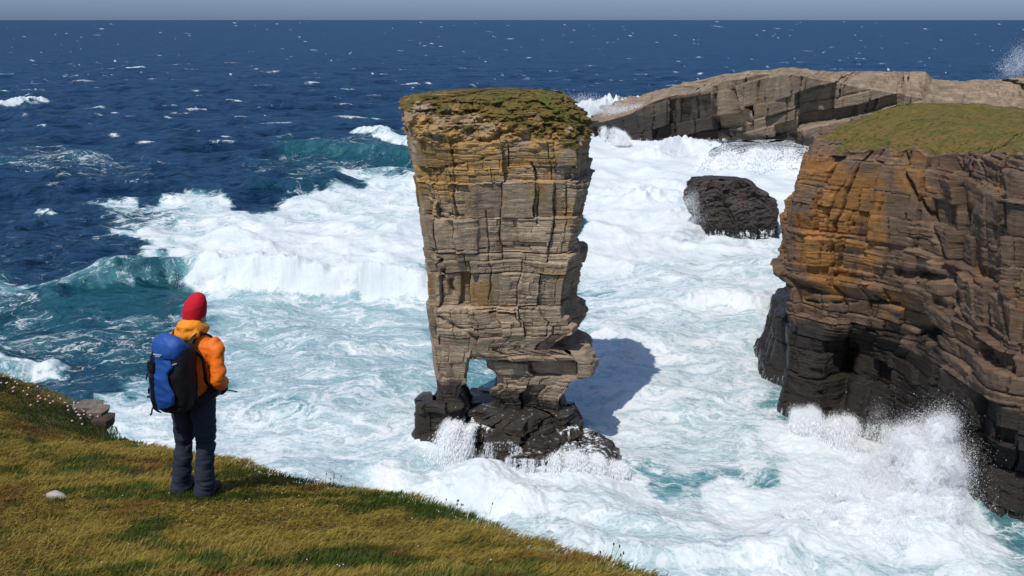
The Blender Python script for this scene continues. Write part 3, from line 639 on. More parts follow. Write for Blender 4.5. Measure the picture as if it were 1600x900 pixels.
cascade('cascade', 'white water draining from the undercut foot of the near right cliff', [at_Y(1240, 640, 85), at_Y(1290, 645, 82.5), at_Y(1340, 650, 81), at_Y(1390, 655, 80)], (-.15, -1), 2200, w=(.010, .035), vel=(.2, 2.6), seed=10, jit=.5, hv=2.0, flakes=160000)
# tumbling solid white water: closed lumpy bodies
bl = M('white_water'); fbn = bl.noise(bl.pos, 2.2, 7, .7); bn = bl.bump(fbn, .6, .2)
a_ = bl.n('BsdfDiffuse', {'Color': (.93, .95, .96, 1), 'Normal': bn}); b_ = bl.n('BsdfTranslucent', {'Color': (.93, .96, .97, 1)})
billow_mat = bl.done(bl.n('MixShader', {0: .12, 1: a_, 2: b_}))
def billow(name, lab, blobs, vox=.14, amp=1.0, seed=1):
    import bmesh
    bm = bmesh.new()
    for (px, py, Yd, a, b, c) in blobs:
        p = at_Y(px, py, Yd); r = bmesh.ops.create_icosphere(bm, subdivisions=3, radius=1, matrix=Matrix.Translation(tuple(p)) @ Matrix.Diagonal((a, b, c, 1)))
    me = bpy.data.meshes.new('t'); bm.to_mesh(me); bm.free(); o = bpy.data.objects.new('t', me); C.objects.link(o)
    r = o.modifiers.new('r', 'REMESH'); r.mode = 'VOXEL'; r.voxel_size = vox; q_ = o.modifiers.new('s', 'SMOOTH'); q_.iterations = 6
    dg = bpy.context.evaluated_depsgraph_get(); m2 = bpy.data.meshes.new_from_object(o.evaluated_get(dg)); bpy.data.objects.remove(o)
    n = len(m2.vertices); co = np.empty(n*3); m2.vertices.foreach_get('co', co); co = co.reshape(-1, 3); no = np.empty(n*3); m2.vertices.foreach_get('normal', no); no = no.reshape(-1, 3)
    x, y, z = co.T; h = (fbm3(x*.6, y*.6, z*.6, 2, seed)-.5)*1.7+(.75-3.2*np.abs(fbm3(x*1.5, y*1.5, z*1.1, 3, seed+1)-.5))*.7+(fbm3(x*4, y*4, z*4, 3, seed+2)-.5)*.8
    h0 = (fbm3(x*.6, y*.6, z*.6, 2, seed)-.5)*1.7+(.75-3.2*np.abs(fbm3(x*1.5, y*1.5, z*1.1, 2, seed+1)-.5))*.35; co0 = co; co = co+no*(h*amp)[:, None]; m2.vertices.foreach_set('co', co.ravel()); m2.polygons.foreach_set('use_smooth', [True]*len(m2.polygons)); m2.update()
    out_ = co.copy(); co = co0-no*.50+no*(h0*amp)[:, None]; m2.vertices.foreach_set('co', co.ravel()); m2.update(); m2.materials.clear(); m2.materials.append(billow_mat); m2.name = name; o = bpy.data.objects.new(name, m2); C.objects.link(o); tag(o, lab, 'white water', kind='stuff'); return out_, no
BC, BN = billow('white_water', 'heaped white water of the wave breaking on the near right cliff', [(1440, 800, 66, 2.4, 1.8, 1.6), (1448, 745, 68, 2.0, 1.6, 2.0), (1425, 705, 70, 1.5, 1.2, 1.5), (1465, 690, 69, 1.0, 1.0, 1.5), (1482, 735, 67, .8, .9, 1.3), (1380, 735, 72, 1.6, 1.3, 1.2), (1385, 775, 69.5, 2.2, 1.5, 1.1), (1370, 820, 65, 2.4, 1.5, .8), (1300, 835, 64.5, 2.2, 1.3, .6), (1250, 800, 67, 1.6, 1.2, .5), (1420, 855, 62.5, 2.4, 1.2, .7), (1478, 800, 65, 1.0, .9, 1.2), (1330, 770, 69, 2.0, 1.3, .7)], vox=.11, amp=1.15, seed=3)
# spray
def sc_(px, py, Y, a, b, c, w): p = at_Y(px, py, Y); return (p[0], p[1], p[2], a, b, c, w)
spray('spray', 'big burst of white spray thrown up against the near right cliff', [sc_(1440, 790, 68, 2.4, 2.2, 1.8, 4), sc_(1455, 740, 70, 1.8, 1.8, 2.0, 4), sc_(1440, 700, 72, 1.6, 1.6, 1.6, 2.4), sc_(1478, 680, 71, .8, 1.0, 1.4, 1.0), sc_(1492, 750, 68, .5, .8, 1.4, .8), sc_(1390, 740, 73, 2.2, 1.8, 1.2, 2.4),
      sc_(1370, 800, 68, 3.0, 2.2, .9, 3), sc_(1290, 830, 66, 3.5, 2.0, .7, 2.2), sc_(1400, 850, 63, 3.0, 1.6, .7, 2), sc_(1485, 800, 66, .7, .8, 1.2, .8)], 400000, .020, .062, 3, (BC, BN))
spray('spray', 'fine spray fan rising at the dark foot of the right cliff', [sc_(1375, 665, 79, 1.0, .8, 1.3, 2), sc_(1385, 690, 78, 1.5, .8, .9, 2), sc_(1340, 700, 78, 2.0, .8, .5, 1), sc_(1440, 655, 75, .8, .8, .8, .5)], 26000, .01, .03, 4)
spray('spray', 'pale spray cloud bursting behind the low tip of the headland', [sc_(930, 172, 335, 8, 5, 2.6, 3), sc_(975, 178, 335, 8, 5, 2.0, 3), sc_(905, 162, 335, 6, 5, 2.5, 1), sc_(1000, 170, 335, 5, 4, 1.5, 1)], 42000, .05, .2, 5)
spray('spray', 'faint plume of spray rising beyond the far right of the headland', [sc_(1580, 108, 480, 5, 5, 5, 1), sc_(1592, 98, 480, 5, 5, 6, 1), sc_(1605, 92, 480, 6, 5, 8, 1)], 16000, .06, .2, 6)
spray('spray', 'soft spray lifted in front of the headland notch', [sc_(1060, 234, 275, 7, 3, 1.8, 2), sc_(1110, 240, 268, 5, 3, 1.5, 1), sc_(1010, 240, 280, 6, 3, 1.2, 1)], 26000, .04, .15, 7)
spray('spray', 'white spray breaking on the left side of the black sea rock', [sc_(1072, 318, 166, 1.8, 2, 2.0, 2), sc_(1060, 345, 166, 3, 2, 1.2, 2)], 16000, .03, .09, 8)
spray('spray', 'white tumbling crest spray along the breaking wave left of the stack', [sc_(x, 434+6*math.sin(x*.05), 133, 2.6, 1.2, 1.0+.5*math.sin(x*.11), 1) for x in range(300, 680, 22)], 46000, .025, .075, 9)
spray('spray', 'churned white spray along the ledges at the foot of the stack', [sc_(700, 700, 76.5, 1.6, .8, .25, 2), sc_(760, 738, 75, 1.6, .8, .2, 1), sc_(900, 748, 74.5, 3.0, .8, .25, 2), sc_(970, 745, 75, 1.0, .8, .3, 1)], 9000, .012, .04, 10)
# ================================================================== FOREGROUND GROUND
edge_px = [(-900, 470, 20), (-500, 520, 18), (-250, 550, 16), (-100, 570, 14.5), (0, 590, 13.6), (40, 609, 13.0), (90, 616, 12.6), (112, 635, 12.3), (145, 644, 12.0), (168, 656, 11.75), (178, 672, 11.5), (190, 690, 11.2), (240, 703, 10.6), (300, 715, 10.1), (395, 721, 9.8), (440, 743, 9.3), (500, 759, 8.9), (560, 767, 8.6),
           (650, 780, 8.2), (710, 795, 7.8), (800, 829, 7.0), (900, 869, 6.2), (1020, 908, 5.35), (1150, 960, 4.7), (1400, 1050, 4.0)]
EP = np.array([at_Y(*e) for e in edge_px])
EP = np.vstack([EP, [[4.6, 2.6, CAMZ-3.4], [7.0, .5, CAMZ-3.6], [11, -2.5, CAMZ-3.7], [18, -7, CAMZ-3.8]]])
ctl = [EP[i] for i in range(0, len(EP))]
ctl += [at_Y(300, 774, 7.9), at_Y(0, 900, 5.9), at_Y(0, 760, 8.6), at_Y(400, 900, 5.4), at_Y(620, 860, 6.2), at_Y(850, 905, 5.25), at_Y(180, 720, 9.4), at_Y(0, 665, 10.9)]
ctl += [np.array(v) for v in ((0, 0, CAMZ-1.65), (0, 2.5, CAMZ-2.35), (-5, 0, CAMZ-1.1), (-9, 5, CAMZ-2.0), (3, 0, CAMZ-2.4), (0, -8, CAMZ+.3), (-12, 0, CAMZ-.2), (-14, 12, CAMZ-3.2), (-22, 4, CAMZ-.4), (9, -8, CAMZ-2.2), (-20, -12, CAMZ+1.8))]
ctl = np.array(ctl)
def _U(r): return np.where(r > 1e-9, r*r*np.log(r+1e-12), 0)
n_ = len(ctl); K = _U(np.hypot(ctl[:, None, 0]-ctl[None, :, 0], ctl[:, None, 1]-ctl[None, :, 1]))+np.eye(n_)*.6
Pm = np.c_[np.ones(n_), ctl[:, :2]]; Am = np.block([[K, Pm], [Pm.T, np.zeros((3, 3))]])
wt = np.linalg.solve(Am, np.r_[ctl[:, 2], 0, 0, 0])
def ground_z(x, y):
    x = np.asarray(x, float); y = np.asarray(y, float); z = wt[n_]+wt[n_+1]*x+wt[n_+2]*y
    for i in range(n_): z = z+wt[i]*_U(np.hypot(x-ctl[i, 0], y-ctl[i, 1]))
    z = z+(fbm2(x*.9, y*.9, 4, 61)-.5)*.16+(fbm2(x*4, y*4, 3, 62)-.5)*.05
    for (bx, by, r, h) in bumps_: z = z+h*np.exp(-((x-bx)**2+(y-by)**2)/r**2)
    return z
bumps_ = []
b_ = at_Y(4, 612, 12.6); bumps_.append((b_[0], b_[1], .42, .16)); b_ = at_Y(80, 625, 12.3); bumps_.append((b_[0], b_[1], .5, .05))
def brink_y(x): return np.interp(x, EP[:, 0], EP[:, 1])
def hit(px, py):
    for Y in np.arange(3, 18, .02):
        p = at_Y(px, py, Y)
        if p[2] <= float(ground_z(p[0], p[1])): return p[0], p[1], float(ground_z(p[0], p[1]))
    return at_Y(px, py, 9)
# grid: along the brink x inland rows + rocky drop to the sea
ex = np.r_[np.linspace(-24, -9, 90), np.linspace(-9, 4.5, 420)[1:], np.linspace(4.5, 18, 80)[1:]]
ey = brink_y(ex)+(fbm2(ex*1.6, ex*0, 3, 66)-.5)*.35
dd = np.r_[0, np.cumsum(np.full(150, .035)), 5.25+np.cumsum(np.linspace(.04, .8, 60))]
GX = ex[None]+0*dd[:, None]; GY = ey[None]-dd[:, None]; GZ = ground_z(GX, GY)
GZ = GZ-.07*np.exp(-(dd[:, None]/.12)**2)
dr_ = np.r_[np.linspace(.05, 3, 40), np.linspace(3.4, 40, 90)]
ox = ex[None]+0*dr_[:, None]; S_ = np.r_[0, np.cumsum(np.hypot(np.diff(ex), np.diff(ey)))]
nxg = -np.gradient(ey); nyg = np.gradient(ex); l_ = np.hypot(nxg, nyg); nxg /= l_; nyg /= l_
ZC = GZ[0][None]-dr_[:, None]
rel, rb_, rbed = relief(S_[None]+0*ZC, ZC, 71, .03, .6, .8)
CXr = ex[None]+nxg[None]*(rel*.5-.1*dr_[:, None]*.3); CYr = ey[None]+nyg[None]*(rel*.5-.25-.05*dr_[:, None])
Vg = np.stack([np.vstack([CXr[::-1], GX]), np.vstack([CYr[::-1], GY]), np.vstack([ZC[::-1], GZ])], -1)
rock_f = np.vstack([np.ones_like(ZC), np.zeros_like(GZ)]); rock_f[len(dr_)-6:len(dr_), :] = np.linspace(1, 0, 6)[:, None]
m = M('turf_soil'); nz = m.noise(m.pos, 3, 6, .6); n2 = m.noise(m.pos, 40, 4, .7)
c = m.mix(m.ss(nz, .35, .65), (.045, .05, .012), (.12, .075, .02)); c = m.mix(m.ss(n2, .4, .7), c, (.03, .022, .010))
c = m.mix(m.attr('rock'), c, m.mix(m.ss(m.noise(m.pos, 2, 6, .7), .3, .7), (.05, .042, .035), (.16, .14, .12)))
ground_mat = m.done(m.bsdf(c, .95, m.bump(n2, .8, .02)))
g = mesh_obj('ground', Vg.reshape(-1, 3), grid_faces(*Vg.shape[:2]), ground_mat, None, True, dict(rock=rock_f.ravel()))
tag(g, kind='structure')
# ------------------------------------------------------------------ grass
def blades(X, Y, L, W, lean_a, lean, zoff=-.01):
    n = len(X); Z = ground_z(X, Y)+zoff; th = RNG.uniform(0, math.pi, n)
    wx, wy = np.cos(th)*W/2, np.sin(th)*W/2
    lx, ly = np.cos(lean_a)*lean, np.sin(lean_a)*lean
    P0 = np.stack([X, Y, Z], -1); P1 = P0+np.stack([lx*L*.38, ly*L*.38, L*.55*np.sqrt(np.clip(1-lean**2*.3, .2, 1))], -1)
    P2 = P0+np.stack([lx*L, ly*L, L*np.sqrt(np.clip(1-lean**2*.85, .08, 1))], -1)
    Wv = np.stack([wx, wy, 0*wx], -1)
    V = np.stack([P0-Wv, P0+Wv, P1+Wv*.8, P1-Wv*.8, P2], 1).reshape(-1, 3); b = 5*np.arange(n)[:, None]
    return V, [b+np.array([[0, 1, 2, 3]]), b+np.array([[3, 2, 4]])]
NB = 420000
pxr = RNG.uniform(-14, 8, NB*3); pyr = RNG.uniform(3.8, 15.5, NB*3)
by = brink_y(pxr); ok = (pyr < by+.06)
gpx, gpy = to_px(pxr, pyr, ground_z(pxr, pyr)); ok &= (gpx > -120) & (gpx < 1500) & (gpy < 985)
ok &= RNG.random(NB*3) < np.clip((8.0/np.maximum(pyr, 4))**1.1, .35, 1.0)
X = pxr[ok][:NB]; Y = pyr[ok][:NB]
pat = fbm2(X*.75+(Y*.35), Y*1.5, 4, 81); pat2 = fbm2(X*3.2, Y*4.2, 3, 82); tuft = fbm2(X*7, Y*7, 2, 83)
tone = np.clip((pat-.5)*3.6+(pat2-.5)*1.9+.63+RNG.normal(0, .14, len(X)), 0, 1)
lean_a = math.radians(-8)+(fbm2(X*.8, Y*.8, 3, 84)-.5)*3.2+RNG.normal(0, .45, len(X))
L = .82*(.035+.055*RNG.random(len(X))+.05*np.clip(tone, 0, 1)*tuft*1.3)*(1+.4*(tuft-.5)); lean = np.clip(.45+.5*tone+RNG.normal(0, .2, len(X)), .1, 1.0)
Wd = RNG.uniform(.0035, .0065, len(X))*(1+.05*Y)
Vb, fb_ = blades(X, Y, L, Wd, lean_a, lean)
rnd = np.repeat(RNG.random(len(X)), 5); tipf = np.tile([0, 0, .5, .5, 1.], len(X)); redp = np.repeat(sst(.66, .74, fbm2(X*2.2, Y*2.2, 3, 88)), 5)
m = M('grass_blades'); t_ = m.attr('tone'); r_ = m.attr('rnd'); tp = m.attr('tip'); rd = m.attr('red')
green = m.mix(r_, (.030, .062, .008), (.11, .155, .02)); gold = m.mix(r_, (.16, .118, .018), (.42, .31, .06))
c = m.mix(m.ss(m.math('ADD', t_, m.math('MULTIPLY', tp, .16)), .28, .74), green, gold)
c = m.mix(m.math('MULTIPLY', rd, .4), c, (.17, .035, .018))
d_ = m.n('BsdfPrincipled', {'Base Color': c, 'Roughness': .6, 'Specular IOR Level': .25}); tr = m.n('BsdfTranslucent', {'Color': c})
grass_mat = m.done(m.n('MixShader', {0: .28, 1: d_, 2: tr}))
o = mesh_obj('grass', Vb, fb_, grass_mat, None, False, dict(tone=np.repeat(tone, 5), rnd=rnd, tip=tipf, red=redp))
tag(o, 'short wind-combed grass, green and straw gold, on the near slope', 'grass', kind='stuff')
# ------------------------------------------------------------------ small flowers and stones on the turf
def ico(c, r, sub=1, sq=(1, 1, 1)):
    import bmesh
    bm = bmesh.new(); bmesh.ops.create_icosphere(bm, subdivisions=sub, radius=1)
    V = np.array([v.co[:] for v in bm.verts])*np.array(sq)*r+np.array(c); Fc = np.array([[v.index for v in f.verts] for f in bm.faces]); bm.free(); return V, Fc
def merge(lst):
    V = []; Fs = []; b = 0
    for v, f in lst: V.append(v); Fs.append(f+b); b += len(v)
    return np.vstack(V), Fs
pink = simple_mat('thrift_pink', (.62, .36, .40), .8, 60, .5, .004, .35); leaf = simple_mat('thrift_leaf', (.03, .05, .012), .8, 30)
white = simple_mat('daisy_white', (.7, .68, .66), .8); yellow = simple_mat('hawkbit_yellow', (.75, .5, .02), .8)
sp_ = [hit(RNG.uniform(20, 980), RNG.uniform(735, 896)) for _ in range(55)]
sp_ = [p for p in sp_ if p[1] < brink_y(p[0])-.1]
V, f = merge([ico((p[0], p[1], p[2]+.04), .0055, 1, (1, 1, .6)) for p in sp_])
tag(mesh_obj('small_flowers', V, f, white, None, True), 'tiny pale flowers dotted through the near turf', 'flowers', kind='stuff')
for i, (a, b, lab) in enumerate(((375, 731, 'small yellow flower nearer the hiker of the two by the brink'), (397, 729, 'small yellow flower above the hiker shadow, right of its twin'))):
    p = hit(a, b); e = tag(empty('yellow_flower', p), lab, 'flower', 'yellow flowers by the brink')
    V, f = ico((p[0], p[1], p[2]+.075), .011, 1, (1, 1, .5)); mesh_obj('flower_head', V, f, yellow, e)
    V = np.array([(p[0]-.002, p[1], p[2]-.01), (p[0]+.002, p[1], p[2]-.01), (p[0], p[1]+.002, p[2]+.075)]); mesh_obj('stem', V, np.array([[0, 1, 2]]), leaf, e)
labs = ['thrift clump with many pale pink heads on the dark tussock at the left edge', 'thrift clump with few pink heads just right of the dark tussock', 'thrift cushion on the second hump of the brink, pale heads along its top', 'thrift growing over the flat rock slabs of the brink', 'thrift at the end of the rock slabs, above the drop']
for i, (a, b, n, sx2, sz2) in enumerate(((14, 615, 22, .30, .16), (38, 612, 6, .18, .05), (82, 616, 14, .34, .06), (130, 642, 12, .20, .05), (148, 650, 9, .16, .06))):
    Yd = brink_y(at_Y(a, b, 12)[0])-.25; p0 = at_Y(a, b, Yd); z0 = float(ground_z(p0[0], p0[1])); e = tag(empty('thrift', (p0[0], p0[1], z0)), labs[i], 'plant', 'thrift along the brink')
    pts = [(p0[0]+RNG.normal(0, sx2*.55), p0[1]-abs(RNG.normal(0, .25))) for _ in range(n)]
    cx = np.array([q_[0] for q_ in pts for _ in range(60)])+RNG.normal(0, .05, n*60); cy = np.array([q_[1] for q_ in pts for _ in range(60)])+RNG.normal(0, .05, n*60)
    Vb, fb_ = blades(cx, cy, RNG.uniform(.03, .09, n*60), np.full(n*60, .006), RNG.uniform(0, 6.28, n*60), np.full(n*60, .6)); mesh_obj('leaves', Vb, fb_, leaf, e, False)
    for q_ in pts:
        z = float(ground_z(*q_)); V, f = ico((q_[0], q_[1], z+.085+RNG.random()*.03), .016, 1, (1, 1, .75)); mesh_obj('flower_head', V, f, pink, e)
seedm = simple_mat('seed_head_brown', (.035, .022, .012), .8)
for (a, b, n, lab) in ((716, 788, 7, 'dark plantain seed heads standing up from the brink below the stack'), (518, 760, 5, 'dark seed heads on the brink right of the hiker'), (960, 892, 5, 'low seed heads near the bottom right of the grassy brink')):
    x0 = at_Y(a, b, 8)[0]; Yd = brink_y(x0)
    for _ in range(6): x0 = at_Y(a, b, Yd)[0]; Yd = brink_y(x0)-.03
    e = tag(empty('plantain', (x0, Yd, float(ground_z(x0, Yd)))), lab, 'plant', 'plantain seed heads on the brink')
    for k in range(n):
        x = x0+RNG.normal(0, .07); y = Yd+RNG.normal(0, .03); z = float(ground_z(x, y)); h = RNG.uniform(.07, .15); lx = RNG.uniform(0, .05)
        V, f = ico((x+lx, y, z+h), .006, 1, (1, 1, 2.2)); mesh_obj('seed_head', V, f, seedm, e)
        V = np.array([(x-.0018, y, z), (x+.0018, y, z), (x+lx+.0012, y, z+h), (x+lx-.0012, y, z+h)]); mesh_obj('stalk', V, np.array([[0, 1, 2, 3]]), leaf, e)
stone_mat = rock_mat('pale_stone', (.42, .40, .36), (.35, .3, .2), (.1, .09, .08), .08)
def stone(name, lab, cat, a, b, r, sq, yaw=0, mat=None, grp=None, tiltx=0, seed=1):
    p = hit(a, b); V, f = ico((0, 0, 0), 1, 4)
    V = V*np.abs(V)**-.0; k = fbm3(V[:, 0]*1.6+seed, V[:, 1]*1.6, V[:, 2]*1.6, 3, seed); V = np.sign(V)*np.abs(V)**.65; V = V*(.72+.56*k[:, None])*r*np.array(sq)
    c_, s__ = math.cos(yaw), math.sin(yaw); V = np.c_[V[:, 0]*c_-V[:, 1]*s__, V[:, 0]*s__+V[:, 1]*c_, V[:, 2]+V[:, 0]*tiltx]+np.array(p)+(0, 0, r*sq[2]*.3)
    z0 = np.zeros(len(V)); o = mesh_obj(name, V, f, mat or stone_mat, None, True, dict(blk=z0+.6, wet=z0, och=z0-.6, moss=z0-.6, foam=z0-1, bed=V[:, 2])); return tag(o, lab, cat, grp)
stone('stone', 'pale flat stone lying alone in the turf left of the hiker', 'stone', 88, 779, .085, (1.0, .75, .42), -.5, None, None, -.15, 3)
bare = rock_mat('bare_brink_rock', (.20, .18, .15), (.25, .2, .12), (.02, .018, .016), .14)
def st_attr(X, Y, Z, S): return dict(wet=-.3+0*X, och=-.3+0*X, moss=-.15+0*X, foam=-1+0*X)
t = tag(empty('rock_outcrop', tuple(at_Y(150, 660, 11.9))), 'flat pale rock slabs jutting from the brink over the sea at left', 'rock')
darkearth = rock_mat('brink_earth', (.06, .048, .034), (.08, .055, .03), (.015, .012, .01), .14)
def slab(a, seed, mt=None): rock_loft('slab', a, mt or bare, t, seed=seed, n=260, dz=.008, sc=.11, amp=1.5, tilt=.05, attrf=st_attr)
slab([(635, 124, 150, 11.85, 12.1), (638, 116, 158, 11.82, 12.12), (645, 120, 156, 11.82, 12.12)], 51)
slab([(643, 144, 162, 11.65, 11.9), (646, 138, 169, 11.62, 11.92), (654, 142, 166, 11.62, 11.92)], 52)
slab([(656, 150, 170, 11.5, 11.75), (659, 146, 176, 11.48, 11.77), (672, 150, 174, 11.48, 11.77)], 53, darkearth)
# ================================================================== HIKER
pf = hit(303, 772); PX0, PY0, PZ0 = pf[0], pf[1], pf[2]
YAW = math.radians(-21); cy_, sy_ = math.cos(YAW), math.sin(YAW)
def loc2w(V, base=None, yaw=YAW, s=1.0):
    lean_ = 0 if (base is not None and yaw == 0) or s != 1.0 or yaw != YAW else .085
    base = base or (PX0, PY0, PZ0); V = np.asarray(V)*s; c_, s2 = math.cos(yaw), math.sin(yaw)
    return np.c_[V[:, 0]*c_-V[:, 1]*s2+lean_*V[:, 2], V[:, 0]*s2+V[:, 1]*c_, V[:, 2]]+np.array(base)
def tube(pts, n=20, ref=(0, 1, 0), ex=2.0):
    P = np.array([p[:3] for p in pts], float); R = [(p[3], p[4] if len(p) > 4 else p[3]) for p in pts]
    m = len(P); V = []; T = np.gradient(P, axis=0) if m > 2 else np.repeat((P[1:]-P[:1]), 2, 0)
    for i in range(m):
        t = T[i]/np.linalg.norm(T[i]); r = np.array(ref, float)
        if abs(np.dot(t, r)) > .93: r = np.array((1, 0, 0.))
        u = np.cross(t, r); u /= np.linalg.norm(u); v = np.cross(t, u)
        for k in range(n):
            a = 2*math.pi*k/n; ca, sa = math.cos(a), math.sin(a)
            ca, sa = math.copysign(abs(ca)**(2/ex), ca), math.copysign(abs(sa)**(2/ex), sa)
            V.append(P[i]+u*R[i][0]*ca+v*R[i][1]*sa)
    V += [P[0], P[-1]]; F_ = [list(f) for f in grid_faces(m, n, True)]
    for k in range(n): F_.append([(k+1) % n, k, m*n]); F_.append([(m-1)*n+k, (m-1)*n+(k+1) % n, m*n+1])
    return V, F_
def ell(c, r, n=16):
    V, f = ico(c, 1, 3, r) if False else (None, None)
    import bmesh
    bm = bmesh.new(); bmesh.ops.create_icosphere(bm, subdivisions=3, radius=1); V = [tuple(np.array(v.co)*np.array(r)+np.array(c)) for v in bm.verts]; f = [[v.index for v in q.verts] for q in bm.faces]; bm.free(); return V, f
def spline(pts, k=6):
    """smooth a control list"""
    P = np.array([p if len(p) == 5 else (*p, p[3]) for p in pts], float); n = len(P); out = []
    Q = np.vstack([2*P[0]-P[1], P, 2*P[-1]-P[-2]])
    for i in range(n-1):
        a, b, c, d = Q[i:i+4]
        for j in range(k):
            t = j/k; out.append(.5*((2*b)+(-a+c)*t+(2*a-5*b+4*c-d)*t*t+(-a+3*b-3*c+d)*t**3))
    out.append(P[-1]); return [tuple(o) for o in out]
def fuse(name, shapes, mat, parent, vox=.011, smooth=4, wr=None, base=None, yaw=YAW, s=1.0, disp=None):
    """joins overlapping shapes into ONE continuous surface"""
    V = []; Fs = []
    for v, f in shapes:
        b = len(V); V += [tuple(x) for x in v]; Fs += [[i+b for i in q] for q in f]
    me = bpy.data.meshes.new('t'); me.from_pydata(V, [], Fs); o = bpy.data.objects.new('t', me); C.objects.link(o)
    r = o.modifiers.new('r', 'REMESH'); r.mode = 'VOXEL'; r.voxel_size = vox
    if smooth: q = o.modifiers.new('s', 'SMOOTH'); q.iterations = smooth; q.factor = .5
    dg = bpy.context.evaluated_depsgraph_get(); dg.update(); ev = o.evaluated_get(dg); m2 = bpy.data.meshes.new_from_object(ev)
    n = len(m2.vertices); co = np.empty(n*3); m2.vertices.foreach_get('co', co); co = co.reshape(-1, 3); no = np.empty(n*3); m2.vertices.foreach_get('normal', no); no = no.reshape(-1, 3)
    bpy.data.objects.remove(o)
    if wr: co = co+no*wr(co)[:, None]
    if disp is not None: co = disp(co)
    co = loc2w(co, base, yaw, s)
    if parent is not None: co = co-np.array(parent.location)
    m2.vertices.foreach_set('co', co.ravel()); m2.polygons.foreach_set('use_smooth', [True]*len(m2.polygons)); m2.update()
    m2.materials.clear(); m2.materials.append(mat); m2.name = name
    o = bpy.data.objects.new(name, m2); C.objects.link(o)
    if parent is not None: o.parent = parent
    return o
skin = simple_mat('skin', (.36, .20, .14), .5, 30, .1, .002, .1)
def fabric(name, col, rough=.75, var=.18, sheen=0.0):
    m = M(name); n1 = m.noise(m.pos, 9, 5, .6); n2 = m.noise(m.pos, 220, 2, .5)
    c = m.mix(n1, tuple(x*(1-var) for x in col), tuple(x*(1+var) for x in col)); return m.done(m.bsdf(c, rough, m.bump(m.math('ADD', n1, m.math('MULTIPLY', n2, .3)), .35, .012), **{'Specular_IOR_Level': .3}))
jm = fabric('orange_shell', (.80, .165, .010), .55); tm = fabric('slate_trousers', (.021, .028, .046), .8, .3); jh = fabric('sunlit_orange_shell', (.80, .26, .014), .55); bm_ = fabric('red_knit', (.50, .008, .022), .9); km = fabric('black_nylon', (.008, .008, .010), .6, .3)  # jh: same shell as jm, with sunlight on the hood painted in
blm = fabric('blue_nylon', (.014, .075, .30), .55); boot = fabric('brown_boot', (.06, .028, .018), .7, .3); sole_m = fabric('boot_sole', (.012, .011, .010), .8)
def arm(s):
    return spline([(s*.17, 0, 1.45, .05, .055), (s*.225, -.01, 1.40, .054, .06), (s*.275, -.04, 1.26, .045, .05), (s*.295, -.055, 1.13, .042, .045), (s*.25, .04, 1.075, .042, .04), (s*.13, .15, 1.05, .032, .03), (s*.08, .19, 1.045, .027, .022)], 5)
def hand(s): return [([(x-s*.04, y-.045, z) for x, y, z in v], f) for v, f in hand0(s)]
def hand0(s):
    sh = [tube([(s*.12, .235, 1.045, .026, .020), (s*.085, .262, 1.04, .040, .017), (s*.045, .275, 1.035, .040, .015), (s*.03, .278, 1.033, .03, .012)], 12, (0, 1, 0))]
    for k, (dz, ln) in enumerate(((.030, .062), (.011, .072), (-.009, .066), (-.028, .052))):
        sh.append(tube([(s*.045, .275, 1.035+dz, .0095), (s*.045-s*ln*.5, .283, 1.033+dz, .009), (s*.045-s*ln*.85, .272, 1.028+dz, .0085), (s*.045-s*ln*.95, .252, 1.024+dz, .007)], 8, (0, 0, 1)))
    sh.append(tube([(s*.10, .245, 1.06, .013), (s*.082, .238, 1.085, .011), (s*.06, .245, 1.098, .009)], 8, (0, 1, 0)))
    return sh
def leg(s, k=1.0): return spline([(s*.085, 0, .98, .09*k, .10*k), (s*.10, .0, .80, .086*k, .096*k), (s*.108, .01, .50, .060*k, .066*k), (s*.112, -.012, .33, .054*k, .062*k), (s*.115, -.02, .10, .038*k, .042*k)], 5)
HT = math.radians(-14)
def turn(v, a=HT):
    v = np.array(v); return [tuple((x*math.cos(a)-(y)*math.sin(a), x*math.sin(a)+(y)*math.cos(a), z)) for x, y, z in v]
head = [ell((0, .02, 1.685), (.076, .094, .112)), ell((0, .045, 1.625), (.052, .066, .062)), tube([(0, .110, 1.70, .010, .008), (0, .122, 1.675, .013, .012), (0, .112, 1.655, .015, .010)], 10), ell((.077, .01, 1.67), (.012, .020, .032)), ell((-.077, .01, 1.67), (.012, .020, .032)), ell((0, .108, 1.632), (.022, .010, .006)), ell((0, .105, 1.59), (.024, .018, .018)), ell((.032, .098, 1.70), (.014, .008, .009)), ell((-.032, .098, 1.70), (.014, .008, .009))]
head = [(turn(v), f) for v, f in head]
body = head+[tube([(0, -.01, 1.45, .065), (0, 0, 1.53, .055), (0, .015, 1.62, .054)]), tube(spline([(0, 0, .88, .15, .11), (0, 0, 1.0, .155, .115), (0, 0, 1.15, .14, .10), (0, -.01, 1.32, .17, .115), (0, -.01, 1.43, .17, .09), (0, -.01, 1.49, .09, .06)]), 24)]
for s in (-1, 1):
    body += [tube(arm(s), 16), tube(leg(s), 16), tube([(s*.115, -.05, .05, .036, .04), (s*.118, .05, .045, .04, .035), (s*.12, .17, .035, .04, .025)], 14, (1, 0, 0))]+hand(s)
pers = fuse('person', body, skin, None, .0085, 2, base=(0, 0, 0), yaw=0)
